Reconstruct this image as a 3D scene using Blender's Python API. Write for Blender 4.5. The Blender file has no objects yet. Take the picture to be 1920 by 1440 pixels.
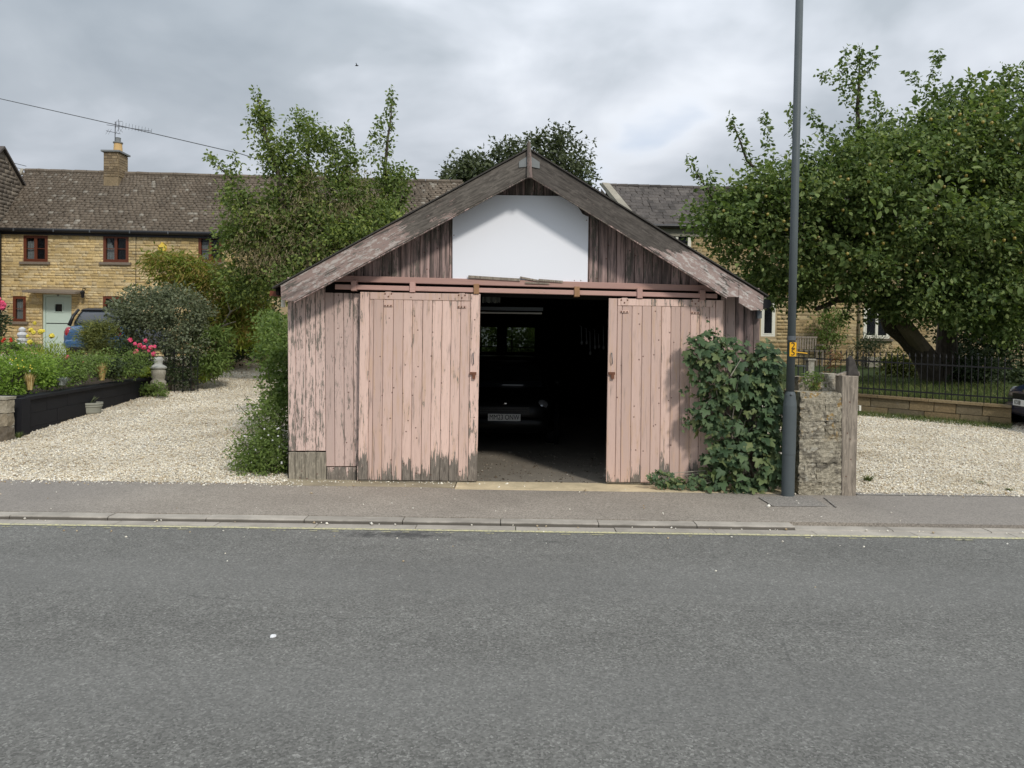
import bpy, math, random
import numpy as np
from mathutils import Vector, Matrix
rng = np.random.default_rng(7); random.seed(7)
S = bpy.context.scene
COL = S.collection
pi = math.pi

# ------------------------------------------------------------------ camera
FPX = 1340.0; PITCH = math.radians(1.0); ROLL = 0.014
CY = 720 - (70 - math.tan(PITCH) * FPX)
EYE = Vector((0, 0, 1.63))
RC = Matrix.Rotation(pi / 2 - PITCH, 3, 'X') @ Matrix.Rotation(ROLL, 3, 'Z')
cd = bpy.data.cameras.new('camera'); co = bpy.data.objects.new('camera', cd); COL.objects.link(co)
cd.sensor_width = 36; cd.lens = 36 * FPX / 1920; cd.shift_y = (CY - 720) / 1920
cd.clip_start = 0.05; cd.clip_end = 2000
co.matrix_world = Matrix.Translation(EYE) @ RC.to_4x4()
S.camera = co

# ------------------------------------------------------------------ light
SUNV = Vector((0.25, -0.45, 0.42)).normalized()      # towards the sun
SUN_EL = math.asin(SUNV.z); SUN_AZ = math.atan2(SUNV.x, SUNV.y)
W = bpy.data.worlds.new('World'); S.world = W; W.use_nodes = True
sl = bpy.data.lights.new('sun', 'SUN'); so = bpy.data.objects.new('sun', sl); COL.objects.link(so)
sl.energy = 1.6; sl.angle = math.radians(7); sl.color = (1.0, 0.95, 0.87)
so.rotation_euler = SUNV.to_track_quat('Z', 'Y').to_euler(); so.location = (6, -12, 14)
S.view_settings.view_transform = 'Standard'; S.view_settings.look = 'None'
S.view_settings.exposure = 0.5; S.view_settings.gamma = 1.0; S.view_settings.use_curve_mapping = False

# ------------------------------------------------------------------ node helper
class B:
    def __init__(s, nt):
        s.nt = nt; nt.nodes.clear()
    def node(s, t, ins=None, **at):
        n = s.nt.nodes.new(t)
        for k, v in at.items(): setattr(n, k, v)
        for k, v in (ins or {}).items(): s.put(n.inputs[k], v)
        return n
    def put(s, sock, v):
        if isinstance(v, bpy.types.NodeSocket): s.nt.links.new(v, sock)
        else:
            if isinstance(v, (tuple, list)) and sock.type == 'RGBA' and len(v) == 3: v = (*v, 1)
            sock.default_value = v
    def pos(s): return s.node('ShaderNodeNewGeometry').outputs['Position']
    def vm(s, op, a, b): return s.node('ShaderNodeVectorMath', {0: a, 1: b}, operation=op).outputs[0]
    def m(s, op, a, b=0.0, clamp=False): return s.node('ShaderNodeMath', {0: a, 1: b}, operation=op, use_clamp=clamp).outputs[0]
    def sep(s, v): return s.node('ShaderNodeSeparateXYZ', {0: v}).outputs
    def comb(s, x, y, z): return s.node('ShaderNodeCombineXYZ', {0: x, 1: y, 2: z}).outputs[0]
    def noise(s, v, sc, det=4, ro=.55, dist=0.0):
        return s.node('ShaderNodeTexNoise', {'Vector': v, 'Scale': sc, 'Detail': det, 'Roughness': ro, 'Distortion': dist}).outputs[0]
    def vor(s, v, sc, out='Distance', feature='F1', rand=1.0):
        return s.node('ShaderNodeTexVoronoi', {'Vector': v, 'Scale': sc, 'Randomness': rand}, feature=feature).outputs[out]
    def ramp(s, f, st, interp='LINEAR'):
        n = s.node('ShaderNodeValToRGB', {0: f}); r = n.color_ramp; r.interpolation = interp
        while len(r.elements) < len(st): r.elements.new(0.5)
        for e, (p, c) in zip(r.elements, st):
            e.position = p
            if not isinstance(c, (tuple, list)): c = (c, c, c)
            e.color = (*c, 1)
        return n.outputs[0]
    def step(s, f, a, b):   # smooth 0..1 between a and b
        return s.node('ShaderNodeMapRange', {0: f, 1: a, 2: b, 3: 0.0, 4: 1.0}, interpolation_type='SMOOTHSTEP').outputs[0]
    def mix(s, f, a, b, mode='MIX'):
        n = s.node('ShaderNodeMix', data_type='RGBA', blend_type=mode)
        s.put(n.inputs[0], f); s.put(n.inputs[6], a); s.put(n.inputs[7], b)
        return n.outputs[2]
    def rnd(s):
        a = s.node('ShaderNodeAttribute', attribute_name='tint').outputs['Fac']
        o = s.node('ShaderNodeObjectInfo').outputs['Random']
        return s.m('FRACT', s.m('ADD', a, o))
    def bump(s, h, st=.5, d=.01):
        return s.node('ShaderNodeBump', {'Height': h, 'Strength': st, 'Distance': d}).outputs[0]
    def bsdf(s, col, rough=.8, nrm=None, metal=0.0, spec=.3, **kw):
        n = s.node('ShaderNodeBsdfPrincipled', {'Base Color': col, 'Roughness': rough, 'Metallic': metal, 'Specular IOR Level': spec})
        for k, v in kw.items(): s.put(n.inputs[k.replace('_', ' ')], v)
        if nrm is not None: s.put(n.inputs['Normal'], nrm)
        return n.outputs[0]
    def out(s, sh): s.node('ShaderNodeOutputMaterial', {0: sh})

def mat(name):
    m = bpy.data.materials.new(name); m.use_nodes = True
    return m, B(m.node_tree)

# sky: Nishita light seen through a broken cloud deck
b = B(W.node_tree)
sky = b.node('ShaderNodeTexSky', sky_type='NISHITA', sun_disc=False)
sky.sun_elevation = SUN_EL; sky.sun_rotation = SUN_AZ
g = b.node('ShaderNodeTexCoord').outputs['Generated']
sx, sy, sz = b.sep(g)
den = b.m('ADD', b.m('ABSOLUTE', sz), .27)
cp = b.comb(b.m('DIVIDE', sx, den), b.m('DIVIDE', sy, den), 0.3)
cp = b.vm('ADD', cp, (12.2, 3.1, 0.0))
n1 = b.noise(cp, .85, 5, .52, .25)
n2 = b.noise(b.vm('ADD', cp, (3.1, 7.7, 1.0)), 2.6, 5, .5, .3)
dens = b.m('ADD', b.m('MULTIPLY', n1, .68), b.m('MULTIPLY', n2, .32))
cl = b.ramp(dens, [(.34, (7.9, 8.25, 8.8)), (.42, (6.0, 6.4, 7.0)), (.50, (4.15, 4.6, 5.1)), (.62, (2.9, 3.35, 3.85))])
hz = b.step(b.m('ABSOLUTE', sz), .40, .04)
cl = b.mix(b.m('MULTIPLY', hz, .45), cl, (5.4, 5.8, 6.5))
cl = b.mix(1.0, cl, b.comb(*[b.m('ADD', .64, b.m('ADD', b.m('MULTIPLY', b.m('ABSOLUTE', sz), .30), b.m('MULTIPLY', b.m('MULTIPLY', sz, sz), .95)))] * 3), 'MULTIPLY')     # overcast: brighter towards the zenith
gap = b.m('MULTIPLY', b.step(dens, .37, .28), .35)
fin = b.mix(gap, cl, sky.outputs[0])
bg = b.node('ShaderNodeBackground', {0: fin, 1: 0.101})
b.node('ShaderNodeOutputWorld', {0: bg.outputs[0]})

# ------------------------------------------------------------------ pixel -> place
def ray(px, py):
    return RC @ Vector(((px - 960) / FPX, (CY - py) / FPX, -1))
def P(px, py, Y):
    d = ray(px, py); return EYE + d * (Y / d.y)
SLOPE = 0.06
def gz(y): return SLOPE * min(max(0.0, y - 8.5), 19.5)
def G(px, py, z=0.0):
    d = ray(px, py); return EYE + d * ((z - EYE.z) / d.z)
def GS(px, py):
    d = ray(px, py); t = (-.06 * 8.5 - EYE.z) / (d.z - .06 * d.y); return EYE + d * t
def MPX(Y): return Y / FPX     # metres per pixel at depth Y

# ------------------------------------------------------------------ mesh helpers
def mesh_np(name, V, F, tint=None, smooth=False, uvless=True):
    V = np.asarray(V, np.float32); F = np.asarray(F, np.int32)
    me = bpy.data.meshes.new(name); k = F.shape[1]
    me.vertices.add(len(V)); me.vertices.foreach_set('co', V.ravel())
    me.loops.add(F.size); me.loops.foreach_set('vertex_index', F.ravel())
    me.polygons.add(len(F)); me.polygons.foreach_set('loop_start', np.arange(0, F.size, k, dtype=np.int32))
    me.polygons.foreach_set('loop_total', np.full(len(F), k, np.int32))
    if smooth: me.polygons.foreach_set('use_smooth', np.ones(len(F), bool))
    if tint is not None:
        a = me.attributes.new('tint', 'FLOAT', 'POINT'); a.data.foreach_set('value', np.asarray(tint, np.float32))
    me.update(calc_edges=True); me.validate()
    return me

class MB:
    def __init__(s): s.v = []; s.f = []; s.t = []
    def add(s, vs, fs, tint=0.0):
        o = len(s.v); s.v += [tuple(v) for v in vs]; s.f += [tuple(i + o for i in f) for f in fs]; s.t += [tint] * len(vs)
        return s
    def box(s, c, size, M=None, tint=0.0):
        c = Vector(c); h = Vector(size) / 2; vs = []
        for x in (-1, 1):
            for y in (-1, 1):
                for z in (-1, 1):
                    p = Vector((x * h.x, y * h.y, z * h.z))
                    vs.append(c + (M @ p if M else p))
        return s.add(vs, [(0, 1, 3, 2), (4, 6, 7, 5), (0, 4, 5, 1), (2, 3, 7, 6), (0, 2, 6, 4), (1, 5, 7, 3)], tint)
    def bar(s, a, c, w, h, up=(0, 0, 1), tint=0.0):
        a = Vector(a); c = Vector(c); d = (c - a); L = d.length; d.normalize()
        x = d.cross(Vector(up)).normalized(); z = x.cross(d)
        M = Matrix((x, d, z)).transposed()
        return s.box((a + c) / 2, (w, L, h), M, tint)
    def tube(s, pts, radii, n=8, cap=True, tint=0.0):
        pts = [Vector(p) for p in pts]
        if not isinstance(radii, (list, tuple)): radii = [radii] * len(pts)
        vs = []; fs = []; px = None
        for i, p in enumerate(pts):
            d = (pts[min(i + 1, len(pts) - 1)] - pts[max(i - 1, 0)]).normalized()
            if px is None:
                px = d.cross(Vector((0, 0, 1)) if abs(d.z) < .9 else Vector((0, 1, 0))).normalized()
            px = (px - d * px.dot(d)).normalized(); py = d.cross(px)
            for k in range(n):
                a = 2 * pi * k / n
                vs.append(p + (px * math.cos(a) + py * math.sin(a)) * radii[i])
        for i in range(len(pts) - 1):
            for k in range(n):
                fs.append((i * n + k, i * n + (k + 1) % n, (i + 1) * n + (k + 1) % n, (i + 1) * n + k))
        if cap:
            fs.append(tuple(range(n))[::-1]); fs.append(tuple((len(pts) - 1) * n + k for k in range(n)))
        return s.add(vs, fs, tint)
    def lathe(s, c, prof, n=16, axis='Z', tint=0.0):
        c = Vector(c); vs = []; fs = []
        for r, z in prof:
            for k in range(n):
                a = 2 * pi * k / n
                if axis == 'Z': q = Vector((r * math.cos(a), r * math.sin(a), z))
                elif axis == 'X': q = Vector((z, r * math.cos(a), r * math.sin(a)))
                else: q = Vector((r * math.cos(a), z, r * math.sin(a)))
                vs.append(c + q)
        m = len(prof)
        for i in range(m - 1):
            for k in range(n):
                fs.append((i * n + k, i * n + (k + 1) % n, (i + 1) * n + (k + 1) % n, (i + 1) * n + k))
        fs.append(tuple(range(n))[::-1]); fs.append(tuple((m - 1) * n + k for k in range(n)))
        return s.add(vs, fs, tint)
    def blob(s, c, r, n=6, m=8, jit=0.0, tint=0.0):
        c = Vector(c); r = Vector(r) if not isinstance(r, (int, float)) else Vector((r, r, r)); vs = [c + Vector((0, 0, -r.z))]; fs = []
        for i in range(1, n):
            a = -pi / 2 + pi * i / n
            for k in range(m):
                t = 2 * pi * k / m; j = 1 + random.uniform(-jit, jit)
                vs.append(c + Vector((r.x * math.cos(a) * math.cos(t), r.y * math.cos(a) * math.sin(t), r.z * math.sin(a))) * j)
        vs.append(c + Vector((0, 0, r.z)))
        for k in range(m): fs.append((0, 1 + (k + 1) % m, 1 + k))
        for i in range(n - 2):
            for k in range(m):
                fs.append((1 + i * m + k, 1 + i * m + (k + 1) % m, 1 + (i + 1) * m + (k + 1) % m, 1 + (i + 1) * m + k))
        L = len(vs) - 1
        for k in range(m): fs.append((L, 1 + (n - 2) * m + k, 1 + (n - 2) * m + (k + 1) % m))
        return s.add(vs, fs, tint)
    def prism_y(s, poly, y0, th, ch=0.003, tint=0.0):
        """convex polygon [(x,z)..] facing -Y at y0, th deep, chamfered front edges"""
        n = len(poly); area = sum(poly[i][0] * poly[(i + 1) % n][1] - poly[(i + 1) % n][0] * poly[i][1] for i in range(n))
        if area < 0: poly = poly[::-1]
        ins = inset(poly, ch) if ch > 0 else poly
        vs = [(x, y0, z) for x, z in ins] + [(x, y0 + ch, z) for x, z in poly] + [(x, y0 + th, z) for x, z in poly]
        fs = [tuple(range(n))]
        for i in range(n):
            j = (i + 1) % n
            if ch > 0: fs.append((i, n + i, n + j, j))
            fs.append((n + i, 2 * n + i, 2 * n + j, n + j))
        fs.append(tuple(range(2 * n, 3 * n))[::-1])
        return s.add(vs, fs, tint)
    def mesh(s, name, off=(0, 0, 0), smooth=False):
        me = bpy.data.meshes.new(name); o = Vector(off)
        me.from_pydata([Vector(v) - o for v in s.v], [], s.f)
        if any(s.t):
            a = me.attributes.new('tint', 'FLOAT', 'POINT'); a.data.foreach_set('value', s.t)
        if smooth: me.polygons.foreach_set('use_smooth', [True] * len(me.polygons))
        me.update()
        return me

def inset(poly, d):
    n = len(poly); out = []
    for i in range(n):
        p0 = Vector(poly[i - 1]); p1 = Vector(poly[i]); p2 = Vector(poly[(i + 1) % n])
        e1 = (p1 - p0); e2 = (p2 - p1)
        if e1.length < 1e-6 or e2.length < 1e-6: out.append(tuple(p1)); continue
        e1.normalize(); e2.normalize()
        n1 = Vector((-e1.y, e1.x)); n2 = Vector((-e2.y, e2.x)); k = 1 + n1.dot(n2)
        if k < .2: k = .2
        out.append(tuple(p1 + (n1 + n2) * (d / k)))
    return out
def clip(poly, a, bb, c):    # keep a*x+b*z<=c
    out = []
    for i in range(len(poly)):
        p = poly[i]; q = poly[(i + 1) % len(poly)]
        dp = a * p[0] + bb * p[1] - c; dq = a * q[0] + bb * q[1] - c
        if dp <= 0: out.append(p)
        if (dp < 0) != (dq < 0) and abs(dp - dq) > 1e-9:
            t = dp / (dp - dq); out.append((p[0] + t * (q[0] - p[0]), p[1] + t * (q[1] - p[1])))
    res = []
    for p in out:
        if not res or (abs(p[0] - res[-1][0]) + abs(p[1] - res[-1][1])) > 1e-4: res.append(p)
    if len(res) > 1 and abs(res[0][0] - res[-1][0]) + abs(res[0][1] - res[-1][1]) < 1e-4: res.pop()
    return res

# ------------------------------------------------------------------ object helpers
OFF = {}
def tag(o, label=None, cat=None, group=None, kind=None):
    if label: o['label'] = label
    if cat: o['category'] = cat
    if group: o['group'] = group
    if kind: o['kind'] = kind
    return o
def thing(name, label, cat, loc=(0, 0, 0), group=None, rz=0.0):
    o = bpy.data.objects.new(name, None); COL.objects.link(o); o.location = loc; o.rotation_euler = (0, 0, rz)
    o.empty_display_size = .1; OFF[o.name] = Vector(loc)
    return tag(o, label, cat, group)
def link(name, me, m, parent=None, loc=None):
    o = bpy.data.objects.new(name, me)
    if m is not None:
        if not me.materials: me.materials.append(m)
    COL.objects.link(o)
    if parent is not None: o.parent = parent
    if loc is not None: o.location = loc
    OFF[o.name] = OFF.get(parent.name, Vector()) if parent is not None else Vector()
    return o
def part(name, mb, m, parent, label=None, smooth=False, local=False, kind=None):
    """mesh in world coordinates (or local to its thing) as a child of parent"""
    off = Vector() if local else OFF[parent.name]
    me = mb.mesh(name, off, smooth) if isinstance(mb, MB) else mb
    return tag(link(name, me, m, parent), label, None, None, kind)
def single(name, mb, m, label, cat, base=None, group=None, smooth=False):
    base = Vector(base) if base is not None else Vector()
    o = link(name, mb.mesh(name, base, smooth), m); o.location = base; OFF[o.name] = base
    return tag(o, label, cat, group)
def struct(name, mb, m, smooth=False):
    o = link(name, mb.mesh(name, (0, 0, 0), smooth) if isinstance(mb, MB) else mb, m)
    return tag(o, kind='structure')
def copy_tree(o, parent=None):
    c = o.copy(); COL.objects.link(c)
    if parent is not None: c.parent = parent
    for ch in list(o.children): copy_tree(ch, c)
    return c

def inst(tv, tf, Ms, pos, tint):
    """replicate a template (tv, tf triangles) with matrices (N,3,3) at pos"""
    tv = np.asarray(tv, np.float32); tf = np.asarray(tf, np.int32); N = len(pos)
    V = np.einsum('nij,vj->nvi', Ms, tv) + pos[:, None, :]
    F = tf[None] + (np.arange(N) * len(tv))[:, None, None]
    return V.reshape(-1, 3), F.reshape(-1, tf.shape[1]), np.repeat(tint, len(tv))

# ------------------------------------------------------------------ materials
M = {}
def simple(name, col, rough=.7, var=.12, sc=6, bump=.0, metal=0.0, spec=.3, bsc=60, rndv=.0, **kw):
    m, b = mat(name); p = b.pos()
    n = b.noise(p, sc, 4, .6)
    c = b.mix(n, tuple(x * (1 - var) for x in col), tuple(min(1, x * (1 + var)) for x in col))
    if rndv:
        r = b.rnd(); c = b.mix(1.0, c, b.ramp(r, [(0, 1 - rndv), (1, 1 + rndv)]), 'MULTIPLY')
    nr = b.bump(b.noise(p, bsc, 5, .65), bump, .01) if bump else None
    b.out(b.bsdf(c, rough, nr, metal, spec, **kw)); M[name] = m; return m

def paint_wood(name, wear, axis=(15, 15, 1.1), rot=0.0, pink=(.60, .41, .35), bottom=.0, orange=.0, dirt=.0, bare=(.19, .165, .14), pale=.0, up=None):
    """old paint peeling along the grain; axis = noise frequency per direction, low along the grain"""
    m, b = mat(name); p = b.pos(); r = b.rnd(); mx = max(axis)
    p2 = b.node('ShaderNodeMapping', {0: p, 2: (0, rot, 0)}).outputs[0] if rot else p
    sh = b.vm('ADD', p2, b.comb(b.m('MULTIPLY', r, 17.0), b.m('MULTIPLY', r, 5.0), b.m('MULTIPLY', r, 9.0)))
    streak = b.noise(b.vm('MULTIPLY', sh, tuple(a * 5.0 for a in axis)), 1.0, 6, .65)
    blot = b.noise(b.vm('MULTIPLY', sh, tuple(a * 1.1 + .6 for a in axis)), 1.0, 6, .68, .2)
    flake = b.noise(b.vm('MULTIPLY', sh, tuple(10 + 22 * a / mx for a in axis)), 1.0, 6, .7)
    patch = b.noise(b.vm('ADD', p, (0, 0, 3)), 1.5, 4, .6)
    w = b.m('ADD', b.m('ADD', b.m('MULTIPLY', streak, .30), b.m('MULTIPLY', blot, .38)), b.m('ADD', b.m('MULTIPLY', flake, .26), b.m('MULTIPLY', patch, .16)))
    w = b.m('ADD', w, b.m('MULTIPLY', b.m('SUBTRACT', r, .5), .06))
    if bottom:
        z = b.sep(p)[2]
        rag = b.m('ADD', b.m('MULTIPLY', b.m('SUBTRACT', b.noise(b.vm('MULTIPLY', sh, (11, 11, .7)), 1.4, 4, .6), .5), .55), b.m('MULTIPLY', b.m('SUBTRACT', b.noise(b.vm('MULTIPLY', sh, (55, 55, 2.2)), 1.0, 4, .7), .5), .42))
        w = b.m('ADD', w, b.m('MULTIPLY', b.m('MAXIMUM', b.m('SUBTRACT', b.m('ADD', .06, b.m('MULTIPLY', r, .34)), b.m('ADD', z, rag)), 0.0), bottom))
    if up: w = b.m('ADD', w, b.m('MULTIPLY', b.step(b.m('ADD', b.sep(p)[2], b.m('MULTIPLY', b.m('SUBTRACT', patch, .5), .8)), up[0], up[1]), up[2]))
    t = .75 - .36 * wear
    mask = b.step(w, t, t + .025)
    base = b.mix(r, tuple(x * .76 for x in pink), tuple(min(1, x * 1.08) for x in pink))
    base = b.mix(b.m('MULTIPLY', b.step(blot, .4, .65), .45), base, tuple(x * y for x, y in zip(pink, (.80, .79, .82))))
    base = b.mix(b.m('MULTIPLY', b.step(streak, .5, .72), .55), base, tuple(x * .66 for x in pink))
    if orange: base = b.mix(b.m('MULTIPLY', b.step(blot, .50, .64), orange), base, (.60, .40, .25))
    if pale: base = b.mix(b.m('MULTIPLY', b.step(flake, .50, .56), pale), base, (.58, .54, .50))
    under = b.ramp(streak, [(.3, tuple(x * .40 for x in bare)), (.52, bare), (.72, tuple(x * 1.5 for x in bare))])
    under = b.mix(b.m('MULTIPLY', b.step(flake, .52, .62), .5), under, tuple(x * 1.7 for x in bare))
    if dirt:
        dm = b.step(b.noise(b.vm('MULTIPLY', sh, tuple(a * .62 for a in axis)), 2.0, 5, .65), .62 - dirt * .3, .86 - dirt * .3)
        base = b.mix(b.m('MULTIPLY', dm, .85), base, (.085, .072, .066))
        under = b.mix(b.m('MULTIPLY', dm, .6), under, (.05, .043, .038))
    col = b.mix(mask, base, under)
    crack = b.step(streak, .685, .72)
    col = b.mix(b.m('MULTIPLY', crack, .6), col, (.07, .052, .045))
    if mx == axis[0] and not rot:
        x, y, z = b.sep(sh); v2 = b.comb(x, z, 0.0)
        kn = b.node('ShaderNodeTexVoronoi', {'Vector': v2, 'Scale': 5.5}, voronoi_dimensions='2D')
        kd = b.step(b.m('ADD', kn.outputs['Distance'], b.m('MULTIPLY', b.m('SUBTRACT', flake, .5), .05)), .06, .035); kc = b.step(b.sep(kn.outputs['Color'])[0], .56, .58)
        col = b.mix(b.m('MULTIPLY', b.m('MULTIPLY', kd, kc), .85), col, (.13, .065, .05))
    h = b.m('SUBTRACT', b.m('MULTIPLY', streak, .5), b.m('MULTIPLY', mask, .7))
    b.out(b.bsdf(col, .8, b.bump(h, .6, .004), 0.0, .2)); M[name] = m; return m

paint_wood('pink_wall', .47, axis=(30, 30, 2.0), bottom=.5, dirt=.22, pink=(.70, .525, .46))
paint_wood('pink_door', .355, axis=(20, 20, 1.3), bottom=.95, orange=.45, dirt=.24, pink=(.74, .535, .455))
paint_wood('pink_rail', .25, axis=(1.1, 15, 15), orange=.2, pink=(.56, .35, .30))
paint_wood('gable_wood', .45, dirt=.85, pink=(.52, .37, .335), up=(2.75, 3.3, .06))  # heavy dirt, also carrying shade near the barge boards in its colour
paint_wood('barge_left', .47, axis=(1.2, 13, 13), rot=math.radians(28.5), pink=(.37, .275, .24), pale=.6, bare=(.125, .11, .095), dirt=.35, up=(2.75, 3.3, .16))
paint_wood('barge_right', .45, axis=(1.2, 13, 13), rot=math.radians(-31.5), pink=(.37, .28, .25), pale=.85, bare=(.095, .083, .073), dirt=.35, up=(2.6, 3.2, .16))
paint_wood('old_board', .95, pink=(.34, .30, .24), bare=(.27, .24, .19))
paint_wood('grey_wood', 1.0, axis=(15, 15, .8), pink=(.3, .27, .23), bare=(.27, .23, .185))
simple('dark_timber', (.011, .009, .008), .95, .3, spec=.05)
simple('white_board', (.88, .895, .95), .45, .03, 1.2, spec=.4)
simple('lead', (.20, .21, .21), .6, .25, 14)
simple('rust', (.17, .075, .045), .85, .35, 40, .4)
simple('rust_orange', (.34, .19, .10), .8, .3, 40, .3)
simple('iron', (.012, .012, .013), .5, .2)
simple('black_plastic', (.015, .015, .016), .35, .1)
simple('felt', (.06, .055, .05), .95, .3, 20, .4)
simple('concrete_floor', (.21, .185, .15), .9, .3, 3, .5)
simple('chrome', (.7, .7, .72), .15, .02, metal=1.0)
simple('rubber', (.015, .015, .015), .8, .1)
simple('lamp_paint', (.085, .10, .105), .55, .18, 5, .15)
simple('sign_yellow', (.80, .42, .015), .5, .04)
simple('text_black', (.012, .012, .012), .5, .0)
simple('plate_white', (.78, .78, .76), .4, .03)
simple('plate_yellow', (.78, .55, .04), .4, .03)
simple('brown_frame', (.135, .040, .020), .45, .15, 8)
simple('white_frame', (.74, .72, .62), .45, .04)
simple('door_green', (.50, .60, .54), .45, .03)
simple('stone_sill', (.19, .155, .12), .9, .25, 9, .4)
simple('pot_clay', (.60, .40, .18), .8, .1)
simple('planter', (.30, .30, .25), .85, .15, 12, .3)
simple('alarm_yellow', (.80, .58, .10), .4, .03)
simple('black_render', (.011, .011, .014), .75, .25, 3, .25)
simple('soil', (.055, .04, .026), .95, .3, 12, .6)
simple('curtain', (.82, .82, .80), .9, .12, 10)
simple('steel_grey', (.16, .17, .18), .4, .1, metal=.6)
simple('white_stone', (.72, .72, .72), .7, .08, 20, .3)
simple('urn_stone', (.36, .36, .33), .85, .3, 18, .4)
simple('urn_pale', (.55, .55, .55), .8, .2, 18, .3)
simple('aerial', (.10, .10, .11), .5, .1, metal=.5)
simple('cable', (.10, .105, .11), .6, .1)
simple('red_petal', (.62, .06, .03), .6, .2, 60)
simple('yellow_petal', (.80, .68, .10), .6, .15, 60)
simple('pink_petal', (.72, .10, .20), .6, .35, 40, rndv=.25)
simple('apple', (.26, .20, .04), .45, .35, 12, rndv=.3)
simple('dark_cloth', (.055, .06, .055), .9, .4, 12)
simple('rag', (.16, .17, .16), .95, .5, 14)

m, b = mat('glass_dark'); b.out(b.bsdf((.012, .014, .016), .06, spec=.6)); M['glass_dark'] = m
m, b = mat('dusty_pane'); M['dusty_pane'] = m
tr = b.node('ShaderNodeBsdfTransparent', {0: (.50, .52, .47)}).outputs[0]
df = b.node('ShaderNodeBsdfDiffuse', {0: (.10, .10, .09)}).outputs[0]
b.out(b.node('ShaderNodeMixShader', {0: b.m('MULTIPLY', b.noise(b.pos(), 6, 4), .6), 1: tr, 2: df}).outputs[0])
m, b = mat('car_glass'); b.out(b.bsdf((.02, .025, .03), .04, spec=.7)); M['car_glass'] = m
m, b = mat('lamp_red'); b.out(b.bsdf((.30, .012, .02), .12, spec=.6, Coat_Weight=1.0)); M['lamp_red'] = m
m, b = mat('lamp_clear'); b.out(b.bsdf((.45, .46, .48), .1, metal=.5, spec=.6)); M['lamp_clear'] = m
def carpaint(name, c):
    m, b = mat(name); b.out(b.bsdf(c, .3, metal=.2, spec=.5, Coat_Weight=.8, Coat_Roughness=.06)); M[name] = m
carpaint('paint_blue', (.03, .095, .21)); carpaint('paint_navy', (.012, .02, .06)); simple('paint_black', (.004, .004, .004), .35, .1, spec=.25)

# asphalt
m, b = mat('asphalt'); p = b.pos()
v1 = b.vor(p, 95, 'Color'); sp = b.sep(v1)[0]
n3 = b.noise(p, 210, 4, .75); big = b.noise(b.vm('MULTIPLY', p, (.5, 1.2, 1)), .9, 4, .55); mid = b.noise(p, 9, 5, .65)
g = b.m('ADD', b.m('MULTIPLY', sp, .42), b.m('ADD', b.m('MULTIPLY', n3, .50), b.m('MULTIPLY', mid, .22)))
c = b.ramp(g, [(.26, (.065, .063, .057)), (.44, (.133, .130, .118)), (.58, (.165, .161, .146)), (.74, (.215, .211, .192)), (.86, (.38, .37, .34))])
c = b.mix(1.0, c, b.ramp(big, [(.3, .86), (.7, 1.10)]), 'MULTIPLY')
kv = b.node('ShaderNodeTexVoronoi', {'Vector': p, 'Scale': 26.0})
sk = b.m('MULTIPLY', b.step(kv.outputs['Distance'], .13, .07), b.step(b.sep(kv.outputs['Color'])[0], .62, .66))
c = b.mix(b.m('MULTIPLY', sk, .7), c, (.40, .39, .36))
kv = b.node('ShaderNodeTexVoronoi', {'Vector': b.vm('ADD', p, (3, 3, 3)), 'Scale': 17.0})
sk = b.m('MULTIPLY', b.step(kv.outputs['Distance'], .13, .07), b.step(b.sep(kv.outputs['Color'])[0], .6, .66))
c = b.mix(b.m('MULTIPLY', sk, .6), c, (.04, .04, .038))
yy = b.sep(p)[1]
band = b.m('ADD', b.step(b.m('ABSOLUTE', b.m('SUBTRACT', yy, 5.1)), .7, .1), b.step(b.m('ABSOLUTE', b.m('SUBTRACT', yy, 3.4)), .6, .1))
c = b.mix(b.m('MULTIPLY', band, .30), c, (.185, .182, .17))
wet = b.m('MULTIPLY', b.step(b.noise(b.vm('MULTIPLY', p, (.7, 1.6, 1)), 1.6, 5, .65), .6, .72), b.step(b.m('ABSOLUTE', b.m('SUBTRACT', yy, 6.25)), .35, .05))
px_, py_, _z = b.sep(p)
dx = b.m('MULTIPLY', b.m('ADD', px_, 1.0), 1.25); dy = b.m('MULTIPLY', b.m('SUBTRACT', py_, 6.28), 5.0)
spot = b.m('ADD', b.m('SQRT', b.m('ADD', b.m('MULTIPLY', dx, dx), b.m('MULTIPLY', dy, dy))), b.m('MULTIPLY', b.m('SUBTRACT', b.noise(p, 9, 5, .7), .5), 2.4))
wet = b.m('MAXIMUM', b.m('MULTIPLY', wet, .6), b.m('MULTIPLY', b.step(spot, .75, .05), .75))
c = b.mix(wet, c, (.045, .045, .045))
seam = b.m('ABSOLUTE', b.m('ADD', b.m('SUBTRACT', py_, 4.35), b.m('MULTIPLY', b.m('SUBTRACT', b.noise(b.vm('MULTIPLY', p, (1, .2, 1)), 1.1, 5, .65), .5), .5)))
sm_ = b.m('MULTIPLY', b.step(seam, .016, .004), b.step(b.noise(p, .9, 3), .48, .6))
c = b.mix(b.m('MULTIPLY', sm_, .25), c, (.05, .05, .048))
ew = b.vor(b.vm('ADD', p, b.vm('SCALE', (0, 0, 0), (0, 0, 0))), .55, 'Distance', 'DISTANCE_TO_EDGE')
crk = b.m('MULTIPLY', b.step(b.m('ADD', ew, b.m('MULTIPLY', b.m('SUBTRACT', b.noise(p, 14, 5, .7), .5), .04)), .004, .001), b.step(b.noise(p, .8, 2), .6, .66))
c = b.mix(b.m('MULTIPLY', crk, .35), c, (.03, .03, .03))
b.out(b.bsdf(c, .82, b.bump(b.m('ADD', b.m('MULTIPLY', sp, .6), n3), .8, .006), spec=.35)); M['asphalt'] = m
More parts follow.
